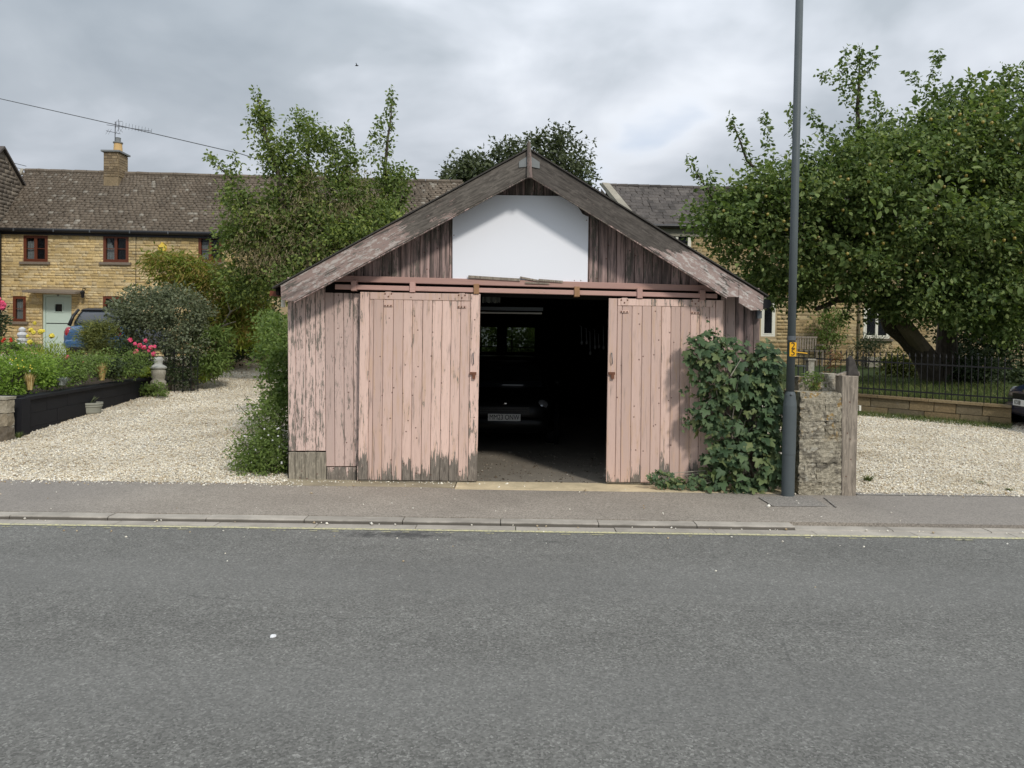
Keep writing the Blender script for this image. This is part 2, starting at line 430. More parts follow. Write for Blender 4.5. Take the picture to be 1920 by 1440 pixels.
# pavement
m, b = mat('pavement_tarmac'); p = b.pos(); x, y, z = b.sep(p)
v1 = b.sep(b.vor(p, 95, 'Color'))[0]; n3 = b.noise(p, 200, 4, .75); big = b.noise(p, 1.1, 5, .6)
g = b.m('ADD', b.m('MULTIPLY', v1, .45), b.m('MULTIPLY', n3, .5))
c = b.ramp(g, [(.25, (.19, .163, .134)), (.5, (.30, .264, .22)), (.8, (.42, .375, .318))])
c = b.mix(1.0, c, b.ramp(big, [(.3, .86), (.7, 1.08)]), 'MULTIPLY')
grey = b.step(x, 2.4, 4.2); grl = b.step(x, -3.2, -5.0)
c = b.mix(b.m('MULTIPLY', b.m('ADD', grey, grl), .35), c, (.18, .17, .165))
b.out(b.bsdf(c, .88, b.bump(b.m('ADD', v1, n3), .4, .004), spec=.3)); M['pavement_tarmac'] = m
m, b = mat('patch_tarmac'); p = b.pos(); v1 = b.sep(b.vor(p, 110, 'Color'))[0]
b.out(b.bsdf(b.ramp(v1, [(0, (.15, .138, .125)), (.6, (.24, .22, .195)), (1, (.36, .33, .29))]), .85, b.bump(v1, .5, .004))); M['patch_tarmac'] = m
def conc(name, a, c2, sc=80, foot=False):
    m, b = mat(name); p = b.pos(); r = b.rnd(); n = b.noise(p, sc, 4, .7); bg_ = b.noise(p, 3.5, 5, .6)
    c = b.mix(n, a, c2); c = b.mix(1.0, c, b.ramp(bg_, [(.3, .72), (.65, 1.08)]), 'MULTIPLY')
    c = b.mix(1.0, c, b.ramp(r, [(0, .88), (1, 1.1)]), 'MULTIPLY')
    if foot:      # grime line where the kerb face meets the channel
        zz = b.sep(p)[2]; c = b.mix(b.m('MULTIPLY', b.step(b.m('ADD', zz, b.m('MULTIPLY', b.m('SUBTRACT', bg_, .5), .02)), -.010, -.022), .8), c, (.075, .066, .055))
    b.out(b.bsdf(c, .88, b.bump(n, .35, .004))); M[name] = m
conc('kerb_face', (.29, .26, .22), (.46, .42, .36), foot=True)
conc('kerb_concrete', (.29, .26, .22), (.46, .42, .36)); conc('threshold_concrete', (.48, .38, .235), (.68, .57, .38), 50)
conc('grit', (.22, .18, .12), (.38, .33, .23), 40)
# worn yellow line
m, b = mat('yellow_line'); p = b.pos(); n = b.noise(p, 45, 5, .7)
b.out(b.bsdf(b.mix(b.step(n, .46, .57), (.56, .52, .29), (.30, .29, .235)), .8)); M['yellow_line'] = m
# gravel
m, b = mat('gravel_bed'); p = b.pos(); cc = b.sep(b.vor(p, 42, 'Color')); d = b.vor(p, 42)
c = b.ramp(cc[0], [(0, (.20, .16, .11)), (.35, (.44, .37, .27)), (.7, (.66, .59, .47)), (1, (.80, .75, .65))])
c = b.mix(1.0, c, b.ramp(b.noise(p, .9, 5, .6), [(.3, .78), (.65, 1.06)]), 'MULTIPLY')
b.out(b.bsdf(c, .9, b.bump(b.m('SUBTRACT', 1.0, d), .9, .02))); M['gravel_bed'] = m
m, b = mat('pebble'); r = b.rnd(); p = b.pos()
c = b.ramp(r, [(0, (.34, .25, .15)), (.16, (.62, .52, .37)), (.45, (.82, .74, .58)), (.85, (.88, .85, .77)), (1, (.52, .48, .42))])
c = b.mix(1.0, c, b.ramp(b.noise(p, .8, 5, .65), [(.34, (.80, .77, .71)), (.55, (1.05, 1.05, 1.04))]), 'MULTIPLY')
b.out(b.bsdf(c, .85)); M['pebble'] = m
m, b = mat('litter_bits'); r = b.rnd(); b.out(b.bsdf(b.ramp(r, [(0, (.05, .04, .03)), (.5, (.16, .12, .08)), (1, (.42, .38, .32))]), .9)); M['litter_bits'] = m
m, b = mat('grass_ground'); p = b.pos()
b.out(b.bsdf(b.ramp(b.noise(p, 14, 6, .7), [(.3, (.03, .045, .012)), (.6, (.075, .105, .028)), (.8, (.13, .14, .05))]), .95, b.bump(b.noise(p, 60, 4), .8, .03))); M['grass_ground'] = m
m, b = mat('grass_blade'); r = b.rnd()
b.out(b.bsdf(b.ramp(r, [(0, (.04, .065, .014)), (.6, (.09, .13, .03)), (1, (.19, .18, .06))]), .8)); M['grass_blade'] = m
m, b = mat('straw_blade'); r = b.rnd()
b.out(b.bsdf(b.ramp(r, [(0, (.30, .20, .06)), (.6, (.50, .36, .14)), (1, (.62, .50, .26))]), .8)); M['straw_blade'] = m
m, b = mat('silver_blade'); r = b.rnd()
b.out(b.bsdf(b.ramp(r, [(0, (.20, .23, .20)), (1, (.36, .38, .36))]), .8)); M['silver_blade'] = m
# stone walls
def stone(name, cols, lich=(.30, .28, .24), lk=.25, bsc=30, bs=.6):
    m, b = mat(name); p = b.pos(); r = b.rnd()
    n = b.noise(p, 5, 6, .65); f = b.noise(p, bsc, 6, .7)
    c = b.ramp(r, [(i / (len(cols) - 1), q) for i, q in enumerate(cols)])
    c = b.mix(1.0, c, b.ramp(f, [(.3, .68), (.7, 1.25)]), 'MULTIPLY')
    c = b.mix(1.0, c, b.ramp(b.noise(p, .7, 5, .6), [(.35, .74), (.62, 1.08)]), 'MULTIPLY')
    c = b.mix(b.m('MULTIPLY', b.step(n, .58, .68), lk), c, lich)
    b.out(b.bsdf(c, .92, b.bump(f, bs, .012))); M[name] = m
stone('cotswold', [(.47, .345, .165), (.62, .455, .21), (.66, .50, .255), (.50, .39, .22), (.69, .56, .335), (.58, .42, .19)])
stone('cotswold_mortar', [(.44, .34, .20), (.44, .34, .20)], lk=.1)
stone('right_stone', [(.34, .25, .13), (.44, .32, .16), (.50, .40, .23), (.38, .29, .17)])
stone('grey_stone', [(.13, .105, .08), (.22, .185, .135), (.27, .225, .16), (.32, .285, .22)], (.36, .345, .29), .55, 22, .9)
stone('dwarf_stone', [(.15, .11, .06), (.22, .16, .085), (.26, .20, .11), (.14, .115, .075)], lk=.2)
stone('chimney_stone', [(.16, .12, .075), (.24, .18, .11), (.30, .23, .14)])
stone('statue_stone', [(.30, .28, .22), (.34, .31, .25)], (.42, .41, .37), .4)
stone('stone_tile', [(.135, .108, .082), (.165, .133, .102), (.195, .158, .121), (.15, .124, .096), (.17, .137, .105), (.185, .15, .115), (.145, .118, .09), (.175, .142, .11), (.16, .13, .10), (.19, .155, .12), (.165, .135, .104), (.34, .31, .26)], (.27, .245, .205), .45, 18)
stone('neighbour_stone', [(.15, .125, .10), (.22, .185, .145), (.18, .15, .12), (.27, .23, .18)], lk=.35)
stone('slate_tile', [(.065, .058, .052), (.10, .088, .08), (.125, .11, .098), (.08, .07, .064)], (.15, .14, .125), .35, 18)
# orange lichen on the pillar
m, b = mat('pillar_stone'); p = b.pos(); r = b.rnd(); f = b.noise(p, 26, 7, .72); n = b.noise(p, 7, 6, .65)
c = b.ramp(r, [(0, (.42, .37, .275)), (.5, (.47, .42, .32)), (1, (.52, .47, .37))])
c = b.mix(1.0, c, b.ramp(f, [(.3, .42), (.68, 1.3)]), 'MULTIPLY')
lay = b.noise(b.vm('MULTIPLY', p, (2, 2, 16)), 1.6, 6, .7, .4)
c = b.mix(b.m('MULTIPLY', b.step(lay, .54, .64), .55), c, (.11, .095, .075))
c = b.mix(b.m('MULTIPLY', b.step(n, .53, .6), .6), c, (.085, .075, .062))
c = b.mix(b.m('MULTIPLY', b.step(b.noise(b.vm('ADD', p, (5, 2, 1)), 11, 4, .6), .62, .66), .7), c, (.52, .49, .41))
zz = b.sep(p)[2]
om = b.m('MULTIPLY', b.step(b.noise(b.vm('ADD', p, (1, 1, 7)), 9, 5, .65), .56, .62), b.step(zz, .55, .8))
c = b.mix(b.m('MULTIPLY', om, .75), c, (.40, .235, .05))
b.out(b.bsdf(c, .93, b.bump(b.m('ADD', f, b.m('MULTIPLY', lay, .8)), 1.0, .03))); M['pillar_stone'] = m
# bark and leaves
m, b = mat('bark'); p = b.pos(); f = b.noise(b.vm('MULTIPLY', p, (6, 6, 1.5)), 4, 6, .7)
b.out(b.bsdf(b.ramp(f, [(.3, (.035, .028, .02)), (.6, (.10, .082, .062)), (.8, (.17, .15, .12))]), .95, b.bump(f, .8, .03))); M['bark'] = m
simple('pale_branch', (.30, .27, .22), .9, .2)
simple('cut_wood', (.17, .135, .095), .9, .3)
simple('green_stem', (.12, .13, .05), .8, .3)
def leaf(name, cols, tr=.30, gloss=.25):
    m, b = mat(name); r = b.rnd()
    c = b.ramp(r, [(i / (len(cols) - 1), q) for i, q in enumerate(cols)])
    d = b.bsdf(c, .55, spec=gloss * .7)
    t = b.node('ShaderNodeBsdfTranslucent', {0: b.mix(1.0, c, (1.25, 1.35, .6), 'MULTIPLY')}).outputs[0]
    b.out(b.node('ShaderNodeMixShader', {0: tr, 1: d, 2: t}).outputs[0]); M[name] = m
leaf('leaf_apple', [(0.066, 0.101, 0.034), (0.103, 0.155, 0.049), (0.150, 0.210, 0.067), (0.234, 0.282, 0.102)])
leaf('leaf_left', [(0.084, 0.118, 0.037), (0.131, 0.180, 0.053), (0.176, 0.235, 0.067), (0.298, 0.345, 0.094)])
leaf('leaf_far', [(0.054, 0.070, 0.036), (0.084, 0.102, 0.050), (0.120, 0.138, 0.072)], .2)
leaf('leaf_ivy', [(0.048, 0.084, 0.040), (0.075, 0.121, 0.058), (0.103, 0.155, 0.072), (0.177, 0.207, 0.079)], .22, .35)
leaf('leaf_bright', [(0.115, 0.187, 0.031), (0.172, 0.273, 0.043), (0.259, 0.359, 0.064)])
leaf('leaf_mid', [(0.083, 0.128, 0.033), (0.128, 0.187, 0.048), (0.194, 0.254, 0.075)])
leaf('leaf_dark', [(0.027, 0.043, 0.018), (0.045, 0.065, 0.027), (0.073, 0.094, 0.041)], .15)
leaf('leaf_grey', [(0.066, 0.082, 0.041), (0.110, 0.130, 0.070), (0.174, 0.192, 0.118)], .15) if True else leaf('leaf_grey', [(0.073, 0.090, 0.053), (0.130, 0.155, 0.098), (0.212, 0.235, 0.170)], .15)
leaf('leaf_olive', [(0.088, 0.104, 0.029), (0.144, 0.160, 0.042), (0.208, 0.216, 0.064)], .2)
leaf('leaf_lime', [(.17, .22, .02), (.25, .30, .035), (.32, .36, .06)])
leaf('leaf_sumac', [(0.108, 0.150, 0.024), (0.168, 0.210, 0.034), (0.228, 0.258, 0.048), (0.312, 0.204, 0.072)])
leaf('leaf_red', [(.14, .06, .03), (.22, .10, .05), (.10, .11, .03)], .2)
leaf('leaf_seed', [(0.192, 0.156, 0.090), (0.264, 0.216, 0.132), (0.144, 0.144, 0.060)], .2)

# ------------------------------------------------------------------ leaf scatter
L6v = [(0, 0, 0), (.24, .28, .05), (.26, .62, .05), (0, 1, -.10), (-.26, .62, .05), (-.24, .28, .05)]
L6f = [(0, 1, 2), (0, 2, 3), (0, 3, 4), (0, 4, 5)]
L4v = [(0, 0, 0), (.3, .48, .06), (0, 1, -.08), (-.3, .48, .06)]; L4f = [(0, 1, 2), (0, 2, 3)]
NDv = [(0, 0, 0), (.07, .4, .02), (0, 1, -.06), (-.07, .4, .02)]; NDf = L4f
def unit(a): return a / (np.linalg.norm(a, axis=-1, keepdims=True) + 1e-9)
def leaf_mats(n, size, up=.6, droop=.2, out=None, jit=.35):
    nr = rng.normal(size=(n, 3)); nr = unit(nr)
    nr = unit(nr * .8 + np.array([SUNV.x * .4, SUNV.y * .4, up]))
    ax = rng.normal(size=(n, 3))
    if out is not None: ax = unit(ax) * .8 + out
    ax[:, 2] -= droop
    ax = ax - nr * (ax * nr).sum(1, keepdims=True); ax = unit(ax)
    xx = np.cross(ax, nr)
    s = size * np.exp(np.clip(rng.normal(size=n) * jit, -.8, .38))
    Mx = np.stack([xx, ax, nr], axis=2) * s[:, None, None]
    return Mx
def wpos(bl):     # blob (px, py, Y, rx_px, ry_px, depth_m)
    c = P(bl[0], bl[1], bl[2]); k = MPX(bl[2]); return np.array(c), np.array((bl[3] * k, bl[5], bl[4] * k))
def leaves(name, blobs, n, size, tmpl=(L4v, L4f), cr=.22, per=38, shell=.5, up=.6, droop=.2, flat=.75, lines=(), lspread=.18, ln=0):
    """clumped leaves filling blobs and strung along lines; returns a mesh in world coordinates and clump centres"""
    vols = [b_[3] * b_[4] for b_ in blobs]; tot = sum(vols) or 1
    pos = []; outs = []; ti = []; cents = []
    for bl, v in zip(blobs, vols):
        c, r = wpos(bl); nc = max(2, int(n * v / tot / per))
        d = unit(rng.normal(size=(nc, 3))); rad = (shell + (1 - shell) * rng.random(nc)) ** .7
        lob = 1 + .16 * np.sin(d[:, :1] * 5 + c[0]) + .14 * np.sin(d[:, 2:3] * 6 + c[2] * 3)
        cc = c + d * r * rad[:, None] * lob
        crr = min(cr, .6 * min(r))
        for q, dd in zip(cc, d):
            k = max(3, int(per * rng.uniform(.5, 1.5)))
            g = np.clip(rng.normal(size=(k, 3)), -1.5, 1.5) * np.array((1, 1, flat)) * crr * rng.uniform(.6, 1.25)
            pos.append(q + g); outs.append(unit(g) * .5 + dd * .5)
            ti.append(np.clip(rng.uniform(.08, .75) + rng.normal(size=k) * .16, 0, .985))
            cents.append(q)
    for ln_ in lines:
        pts = np.array([P(*q) for q in ln_]); seg = np.linalg.norm(np.diff(pts, axis=0), axis=1); L = seg.sum()
        k = int(ln * L); t = rng.random(k) * L; cs = np.concatenate([[0], np.cumsum(seg)])
        xs = np.stack([np.interp(t, cs, pts[:, a]) for a in range(3)], 1)
        sp = lspread * (1 - .55 * (t / L))[:, None]
        g = unit(rng.normal(size=(k, 3))) * sp * rng.random((k, 1)) ** .6
        pos.append(xs + g); outs.append(unit(g)); ti.append(np.clip(rng.uniform(.1, .9, k), 0, .985))
    pos = np.concatenate(pos); outs = np.concatenate(outs); ti = np.concatenate(ti)
    Mx = leaf_mats(len(pos), size, up, droop, outs)
    V, F, T = inst(tmpl[0], tmpl[1], Mx, pos, ti)
    return V, F, T, cents
def leafpart(name, root, m, data, kind=None):
    V, F, T, _ = data
    off = np.array(OFF[root.name])
    return tag(link(name, mesh_np(name, V - off, F, T), M[m], root), kind=kind)
def shrub(name, label, cat, base, blobs, n, size, m, tmpl=(L4v, L4f), group=None, stems=6, stem_m='bark', sr=.012, **kw):
    base = Vector(base); root = thing(name, label, cat, base, group)
    dat = leaves('foliage', blobs, n, size, tmpl, **kw); leafpart('foliage', root, m, dat)
    mb = MB(); cs = dat[3]; random.shuffle(cs)
    for q in cs[:stems]:
        q = Vector(q); mid = base.lerp(q, .5) + Vector((random.uniform(-.1, .1), random.uniform(-.1, .1), .08 * (q - base).length))
        mb.tube([base + Vector((random.uniform(-.05, .05), random.uniform(-.05, .05), -.03)), mid, q], [sr, sr * .7, sr * .3], 5)
    for ln_ in kw.get('lines', ()):
        pts = [P(*q) for q in ln_]; mb.tube(pts, [sr * (1 - .7 * i / len(pts)) for i in range(len(pts))], 5)
    part('stem', mb, M[stem_m], root, kind='stuff')
    return root

# ================================================================== GROUND
GXL, GXR, GY0, GY1 = -2.66, 2.94, 8.57, 16.6
def ground_z(x, y):
    if GXL < x < GXR and y < GY1 + .02: return -.05
    if y <= 8.5: return -.09
    return gz(y) - .03
xs = sorted(set([-260, -120, -60, -30, -18, -14, -11, -9, -7, -5, -4, -3, GXL - .005, GXL + .005, -1, 0, 1, 2, GXR - .005, GXR + .005, 4, 5, 6, 8, 10, 12, 16, 20, 30, 60, 120, 260]))
ys = [-30, -5, 5, 8, 8.49, 8.51, 10, 12, 14, 16, GY1, GY1 + .03, 18, 20, 24, 27.99, 28.01, 40, 80, 160, 420]
V = [(x, y, ground_z(x, y)) for y in ys for x in xs]; nx = len(xs)
F = [(j * nx + i, j * nx + i + 1, (j + 1) * nx + i + 1, (j + 1) * nx + i) for j in range(len(ys) - 1) for i in range(nx - 1)]
struct('ground', mesh_np('ground', V, F), M['grass_ground'])

ZR = -.042; YK = 6.62
mb = MB(); mb.add([(-60, -6, ZR), (60, -6, ZR), (60, 6.468, ZR), (-60, 6.468, ZR)], [(0, 1, 2, 3)]); struct('road', mb, M['asphalt'])
# pavement slab, its back edge follows the frontage
be = [(-60, 8.29), (-2.7, 8.27), (-1.0, 8.19), (-.3, 8.13), (4.2, 8.09), (6, 8.13), (60, 8.2)]
mb = MB(); vs = []; fs = []
for x, y in be: vs += [(x, 6.775, 0), (x, y, 0), (x, y, -.09), (x, 6.775, -.09)]
for i in range(len(be) - 1):
    a = 4 * i; c = a + 4; fs += [(a, c, c + 1, a + 1), (a + 1, c + 1, c + 2, a + 2), (a + 3, c + 3, c, a)]
mb.add(vs, fs); struct('pavement', mb, M['pavement_tarmac'])
# kerb: one stone after another
kb = thing('kerb', None, None, (0, 6.7, 0)); kb['kind'] = 'structure'
def stone_piece(name, poly, x0, x1, m, parent, tint=0.0):
    """extrude yz profile along x"""
    mb = MB(); n = len(poly); g = .004
    mb.add([(x0 + g, y, z) for y, z in poly] + [(x1 - g, y, z) for y, z in poly],
           [tuple(range(n)), tuple(range(2 * n - 1, n - 1, -1))] + [(i, n + i, n + (i + 1) % n, (i + 1) % n) for i in range(n)], tint)
    return part(name, mb, m, parent)
x = -6.49
for i in range(14):
    x0 = x + i * .915; dz = random.uniform(-.003, .003) - .004
    drop = x0 > 2.35
    z1 = (-.028 if drop else -.002) + dz
    stone_piece('kerb_stone', [(YK, -.12), (YK + .006, z1 - .012), (YK + .02, z1), (6.772, z1 + .002), (6.772, -.12)], x0, x0 + .915, M['kerb_concrete' if drop else 'kerb_face'], kb)
mb = MB()
mb.box((-30, 6.697, -.06), (46.9, .15, .11)); tag(part('kerb_run', mb, M['kerb_face'], kb), kind='stuff')
mb = MB(); mb.box((33.2, 6.697, -.075), (53.7, .15, .11)); tag(part('kerb_run', mb, M['kerb_concrete'], kb), kind='stuff')
ch = thing('drainage_channel', None, None, (0, 6.54, -.04)); ch['kind'] = 'structure'
x = -6.35
for i in range(14):
    x0 = x + i * .915; dz = random.uniform(-.002, .002)
    stone_piece('channel_block', [(6.47, -.12), (6.47, -.039 + dz), (6.617, -.040 + dz), (6.617, -.12)], x0, x0 + .915, M['kerb_concrete'], ch)
mb = MB(); mb.box((-30, 6.543, -.078), (47.2, .147, .085)); mb.box((33.3, 6.543, -.078), (53.6, .147, .085))
tag(part('channel_run', mb, M['kerb_concrete'], ch), kind='stuff')
mb = MB()
mb.add([(-60, 6.425, ZR + .004), (60, 6.39, ZR + .004), (60, 6.455, ZR + .004), (-60, 6.467, ZR + .004)], [(0, 1, 2, 3)])
struct('yellow_line', mb, M['yellow_line'])
mb = MB()     # broken bits of an older line beside it
for i in range(120):
    x0 = random.uniform(-7, 7); w = random.uniform(.02, .11)
    if random.random() < .5: mb.add([(x0, 6.345, ZR + .004), (x0 + w, 6.347, ZR + .004), (x0 + w * .9, 6.366, ZR + .004), (x0 + .01, 6.362, ZR + .004)], [(0, 1, 2, 3)])
tag(struct('worn_line', mb, M['yellow_line']), kind='stuff')
# utility patch round the lamp post
mb = MB(); q = [G(1424, 932), G(1520, 930), G(1552, 950), G(1450, 950)]
mb.add([(v.x, min(v.y, 8.09), .004) for v in q], [(0, 3, 2, 1)]); struct('pavement_patch', mb, M['patch_tarmac'])
mb = MB()
for (a, c) in (((1424, 934), (1450, 950)), ((1546, 934), (1568, 952))):
    a = G(*a); c = G(*c); a.z = c.z = .009
    mb.bar(a, c, .02, .004)
struct('pavement_joint', mb, M['patch_tarmac'])

mb = MB(); mb.add([(3.95, 8.085, .004), (6, 8.125, .004), (60, 8.195, .004), (60, 8.27, .012), (6, 8.21, .012), (3.95, 8.19, .012)], [(0, 1, 4, 5), (1, 2, 3, 4)]); struct('tarmac_edge', mb, M['patch_tarmac'])
# threshold between pavement and garage
mb = MB(); mb.box((1.32, 8.33, -.035), (3.9, .46, .084)); struct('threshold', mb, M['threshold_concrete'])
mb = MB(); mb.box((-1.72, 8.40, -.04), (2.15, .42, .084)); struct('grit_strip', mb, M['grit'])
mb = MB(); mb.box((.14, 12.6, -.03), (5.5, 8.0, .062)); struct('garage_floor', mb, M['concrete_floor'])

# gravel drives
def sheet(name, poly, m, dz=.0, cut=(8.5, 28)):
    ysplit = [cut[0], cut[1]]; mb = MB()
    for lo, hi in ((-50, cut[0]), (cut[0], cut[1]), (cut[1], 99)):
        q = clip(clip(poly, 0, -1, -lo), 0, 1, hi)
        if len(q) > 2: mb.add([(x, y, gz(y) + dz) for x, y in q], [tuple(range(len(q)))])
    return struct(name, mb, m)
GL = [(-7.62, 8.28), (-2.66, 8.28), (-2.66, 17), (-6.0, 22), (-8.0, 30), (-12.5, 30), (-10.2, 24), (-8.2, 16.6), (-7.62, 11)]
GL2 = [(-30, 8.285), (-7.61, 8.285), (-7.61, 10.6), (-30, 10.6)]
GR = [(3.95, 8.12), (30, 8.22), (30, 11.5), (14, 13.6), (9.6, 13.7), (6.4, 15.6), (3.95, 15.6)]
sheet('gravel_drive', GL, M['gravel_bed'], .0); sheet('gravel_verge', GL2, M['gravel_bed'], .0); sheet('gravel_forecourt', GR, M['gravel_bed'], .0)
def inside(poly, x, y):
    r = np.zeros(len(x), bool); n = len(poly)
    for i in range(n):
        x1, y1 = poly[i]; x2, y2 = poly[(i + 1) % n]
        c = ((y1 > y) != (y2 > y)); xi = (x2 - x1) * (y - y1) / (y2 - y1 + 1e-12) + x1
        r ^= c & (x < xi)
    return r
OC = np.array([(1, 0, 0), (0, 1, 0), (-1, 0, 0), (0, -1, 0), (0, 0, .8), (0, 0, -.8), ], np.float32)
OF = [(0, 1, 4), (1, 2, 4), (2, 3, 4), (3, 0, 4), (1, 0, 5), (2, 1, 5), (3, 2, 5), (0, 3, 5)]
def pebbles(name, poly, n, size, ymax, xr, label=None, ymin=8.2, power=1.0):
    y = ymin + (ymax - ymin) * rng.random(n) ** (1.5 * power); x = rng.uniform(xr[0], xr[1], n)
    k = inside(poly, x, y); x = x[k]; y = y[k]; n = len(x)
    s = size * np.exp(rng.normal(size=n) * .3) * (1 + .045 * np.clip(y - 8.5, 0, 20))
    A = rng.normal(size=(n, 3, 3)) * .16 + np.eye(3); th = rng.uniform(0, 2 * pi, n)
    R = np.zeros((n, 3, 3)); R[:, 0, 0] = np.cos(th); R[:, 0, 1] = -np.sin(th); R[:, 1, 0] = np.sin(th); R[:, 1, 1] = np.cos(th); R[:, 2, 2] = .75
    Mx = (A @ R) * s[:, None, None]
    z = SLOPE * np.clip(y - 8.5, 0, 19.5)
    V, F, T = inst(OC, OF, Mx, np.stack([x, y, z + s * rng.uniform(-.1, .9, n)], 1), rng.random(n))
    o = link(name, mesh_np(name, V, F, T), M['pebble']); return tag(o, kind='stuff')
pebbles('gravel', GL, 115000, .0086, 24, (-9.5, -2.66)); pebbles('gravel', GL2, 15000, .0086, 10.6, (-11, -7.6)); pebbles('gravel', GR, 105000, .0083, 15, (3.9, 11.5), ymin=8.14)
# stray stones on the pavement, kerb and road
n = 900; x = rng.uniform(-6, 7, n); y = np.concatenate([rng.uniform(8.05, 8.32, 120), rng.uniform(6.56, 6.62, 70), rng.uniform(6.8, 8.2, 45), rng.uniform(6.1, 6.5, 40), rng.uniform(5, 6.4, 25), 8.5 - rng.random(120) * .12, 8.3 - np.abs(rng.normal(size=480)) * .10])
x[300:420] = rng.uniform(-2.7, 0.2, 120); x[420:780] = rng.uniform(-6.5, -2.4, 360); x[780:] = rng.uniform(4.0, 7, 120)
z = np.where(y > 6.77, .0, np.where(y > 6.46, -.034, ZR)); s = .008 * np.exp(rng.normal(size=n) * .35)
V, F, T = inst(OC, OF, (rng.normal(size=(n, 3, 3)) * .2 + np.eye(3)) * s[:, None, None], np.stack([x, y, z + s * .5], 1), rng.uniform(.4, .9, n))
tag(link('stray_gravel', mesh_np('stray_gravel', V, F, T), M['pebble']), kind='stuff')
q = G(512, 1195, ZR); mb = MB(); mb.blob(q + Vector((0, 0, .006)), (.019, .022, .009), 5, 8, .12)
single('litter', mb, M['white_stone'], 'tiny white scrap lying alone on the grey road', 'litter', (q.x, q.y, ZR))

# ================================================================== GARAGE
YF = 8.57; YD = YF - .095; YB = YF - .36
gar = thing('timber_garage', 'weathered pink timber garage with a gable front, open sliding doors and a blank white board', 'garage', (.14, YF, 0))
def poly_at(pts, Y): return [(P(a, c, Y).x, P(a, c, Y).z) for a, c in pts]
def ccw(p):
    return p if sum(p[i][0] * p[(i + 1) % len(p)][1] - p[(i + 1) % len(p)][0] * p[i][1] for i in range(len(p))) > 0 else p[::-1]
def plank(pts, Y, th, m, name='plank', ch=.005, label=None, parent=None):
    return part(name, MB().prism_y(inset(ccw(poly_at(pts, Y)), .0025), Y, th, ch), M[m], parent or gar, label)
lerp = lambda a, c, t: a + (c - a) * t
jz = lambda: random.uniform(-.004, .004)
# left wall boards
seam_t = [538.5, 554.5, 573, 591, 608.5, 625.5, 643.5, 661, 680]
seam_b = [541, 554, 573, 592, 611, 628, 646, 664, 682]
for i in range(8):
    low = 846 if i < 4 else 875
    t0 = 520; k = (low - 545) / 360
    plank([(seam_t[i], t0), (seam_t[i + 1], t0), (lerp(seam_t[i + 1], seam_b[i + 1], k), low), (lerp(seam_t[i], seam_b[i], k), low)], YF + jz(), .024, 'pink_wall')
sb = [540.5, 553, 571.5, 592, 611.5]
for i in range(4):
    plank([(sb[i], 847.5), (sb[i + 1], 847 + i % 2), (sb[i + 1], 901), (sb[i], 901)], YF - .008 + jz(), .026, 'old_board', 'patch_board', label='bare grey repair board')
plank([(612, 876), (668, 876), (668, 903), (612, 903)], YF - .012, .03, 'pink_wall', 'kick_board')
plank([(668.5, 875), (671.5, 875), (671.5, 903), (668.5, 903)], YF - .10, .1, 'pink_wall', 'door_stop')
# right wall boards
sr = [1340, 1360, 1379, 1396, 1412, 1425]
for i in range(5):
    plank([(sr[i], 540), (sr[i + 1], 540), (sr[i + 1], 920), (sr[i], 920)], YF + jz(), .024, 'gable_wood' if i > 1 else 'pink_wall')
# gable boards clipped under the roof line
gp = poly_at([(560, 560), (991, 292), (1400, 552), (1400, 570), (560, 570)], YF)
gp = poly_at([(600, 536), (991, 296), (1370, 540), (1370, 548), (600, 536)], YF)[:4]
x0 = P(610, 500, YF).x
i = 0
xx = x0
while xx < P(1370, 500, YF).x:
    w = .112 + random.uniform(-.006, .006)
    q = clip(clip(gp, -1, 0, -xx), 1, 0, xx + w)
    if len(q) > 2 and (max(a[0] for a in q) - min(a[0] for a in q)) > .02:
        part('gable_board', MB().prism_y(inset(ccw(q), .0025), YF + .002 + jz(), .022, .005), M['gable_wood'], gar)
    xx += w
for q in (poly_at([(541, 530), (684, 530), (684, 900), (543, 900)], YF + .03), poly_at([(1336, 545), (1422, 560), (1422, 915), (1336, 915)], YF + .03), poly_at([(640, 530), (991, 312), (1340, 535)], YF + .032)):
    part('dark_seam_sheet', MB().prism_y(ccw(q), YF + .03, .012, 0), M['dark_timber'], gar)  # dark sheet added behind the boards so their gaps read as shade
# white board
wb = [(848, 523), (848, 364), (1048, 367), (1066, 374), (1083, 386), (1093, 401), (1104, 406), (1102, 530)]
o = plank(wb, YF - .03, .012, 'white_board', 'sign_board', .002, 'blank white board fixed across the gable')
for (a, c) in ((851, 441), (1100, 413), (1077, 526), (1089, 526)):
    q = P(a, c, YF - .032); part('fixing', MB().lathe((q.x, q.y, q.z), [(.004, -.004), (.006, 0)], 8, 'Y'), M['rust'], gar)
mb = MB()
for (x1, y1, x2, y2, h) in ((878, 519, 975, 525, .032), (975, 520, 1012, 527, .02), (1010, 525, 1055, 528.5, .024), (985, 530, 1030, 532, .018)):
    part('loose_batten', MB().bar(P(x1, y1, YF - .06), P(x2, y2, YF - .055), .035, h), M['grey_wood'], gar)
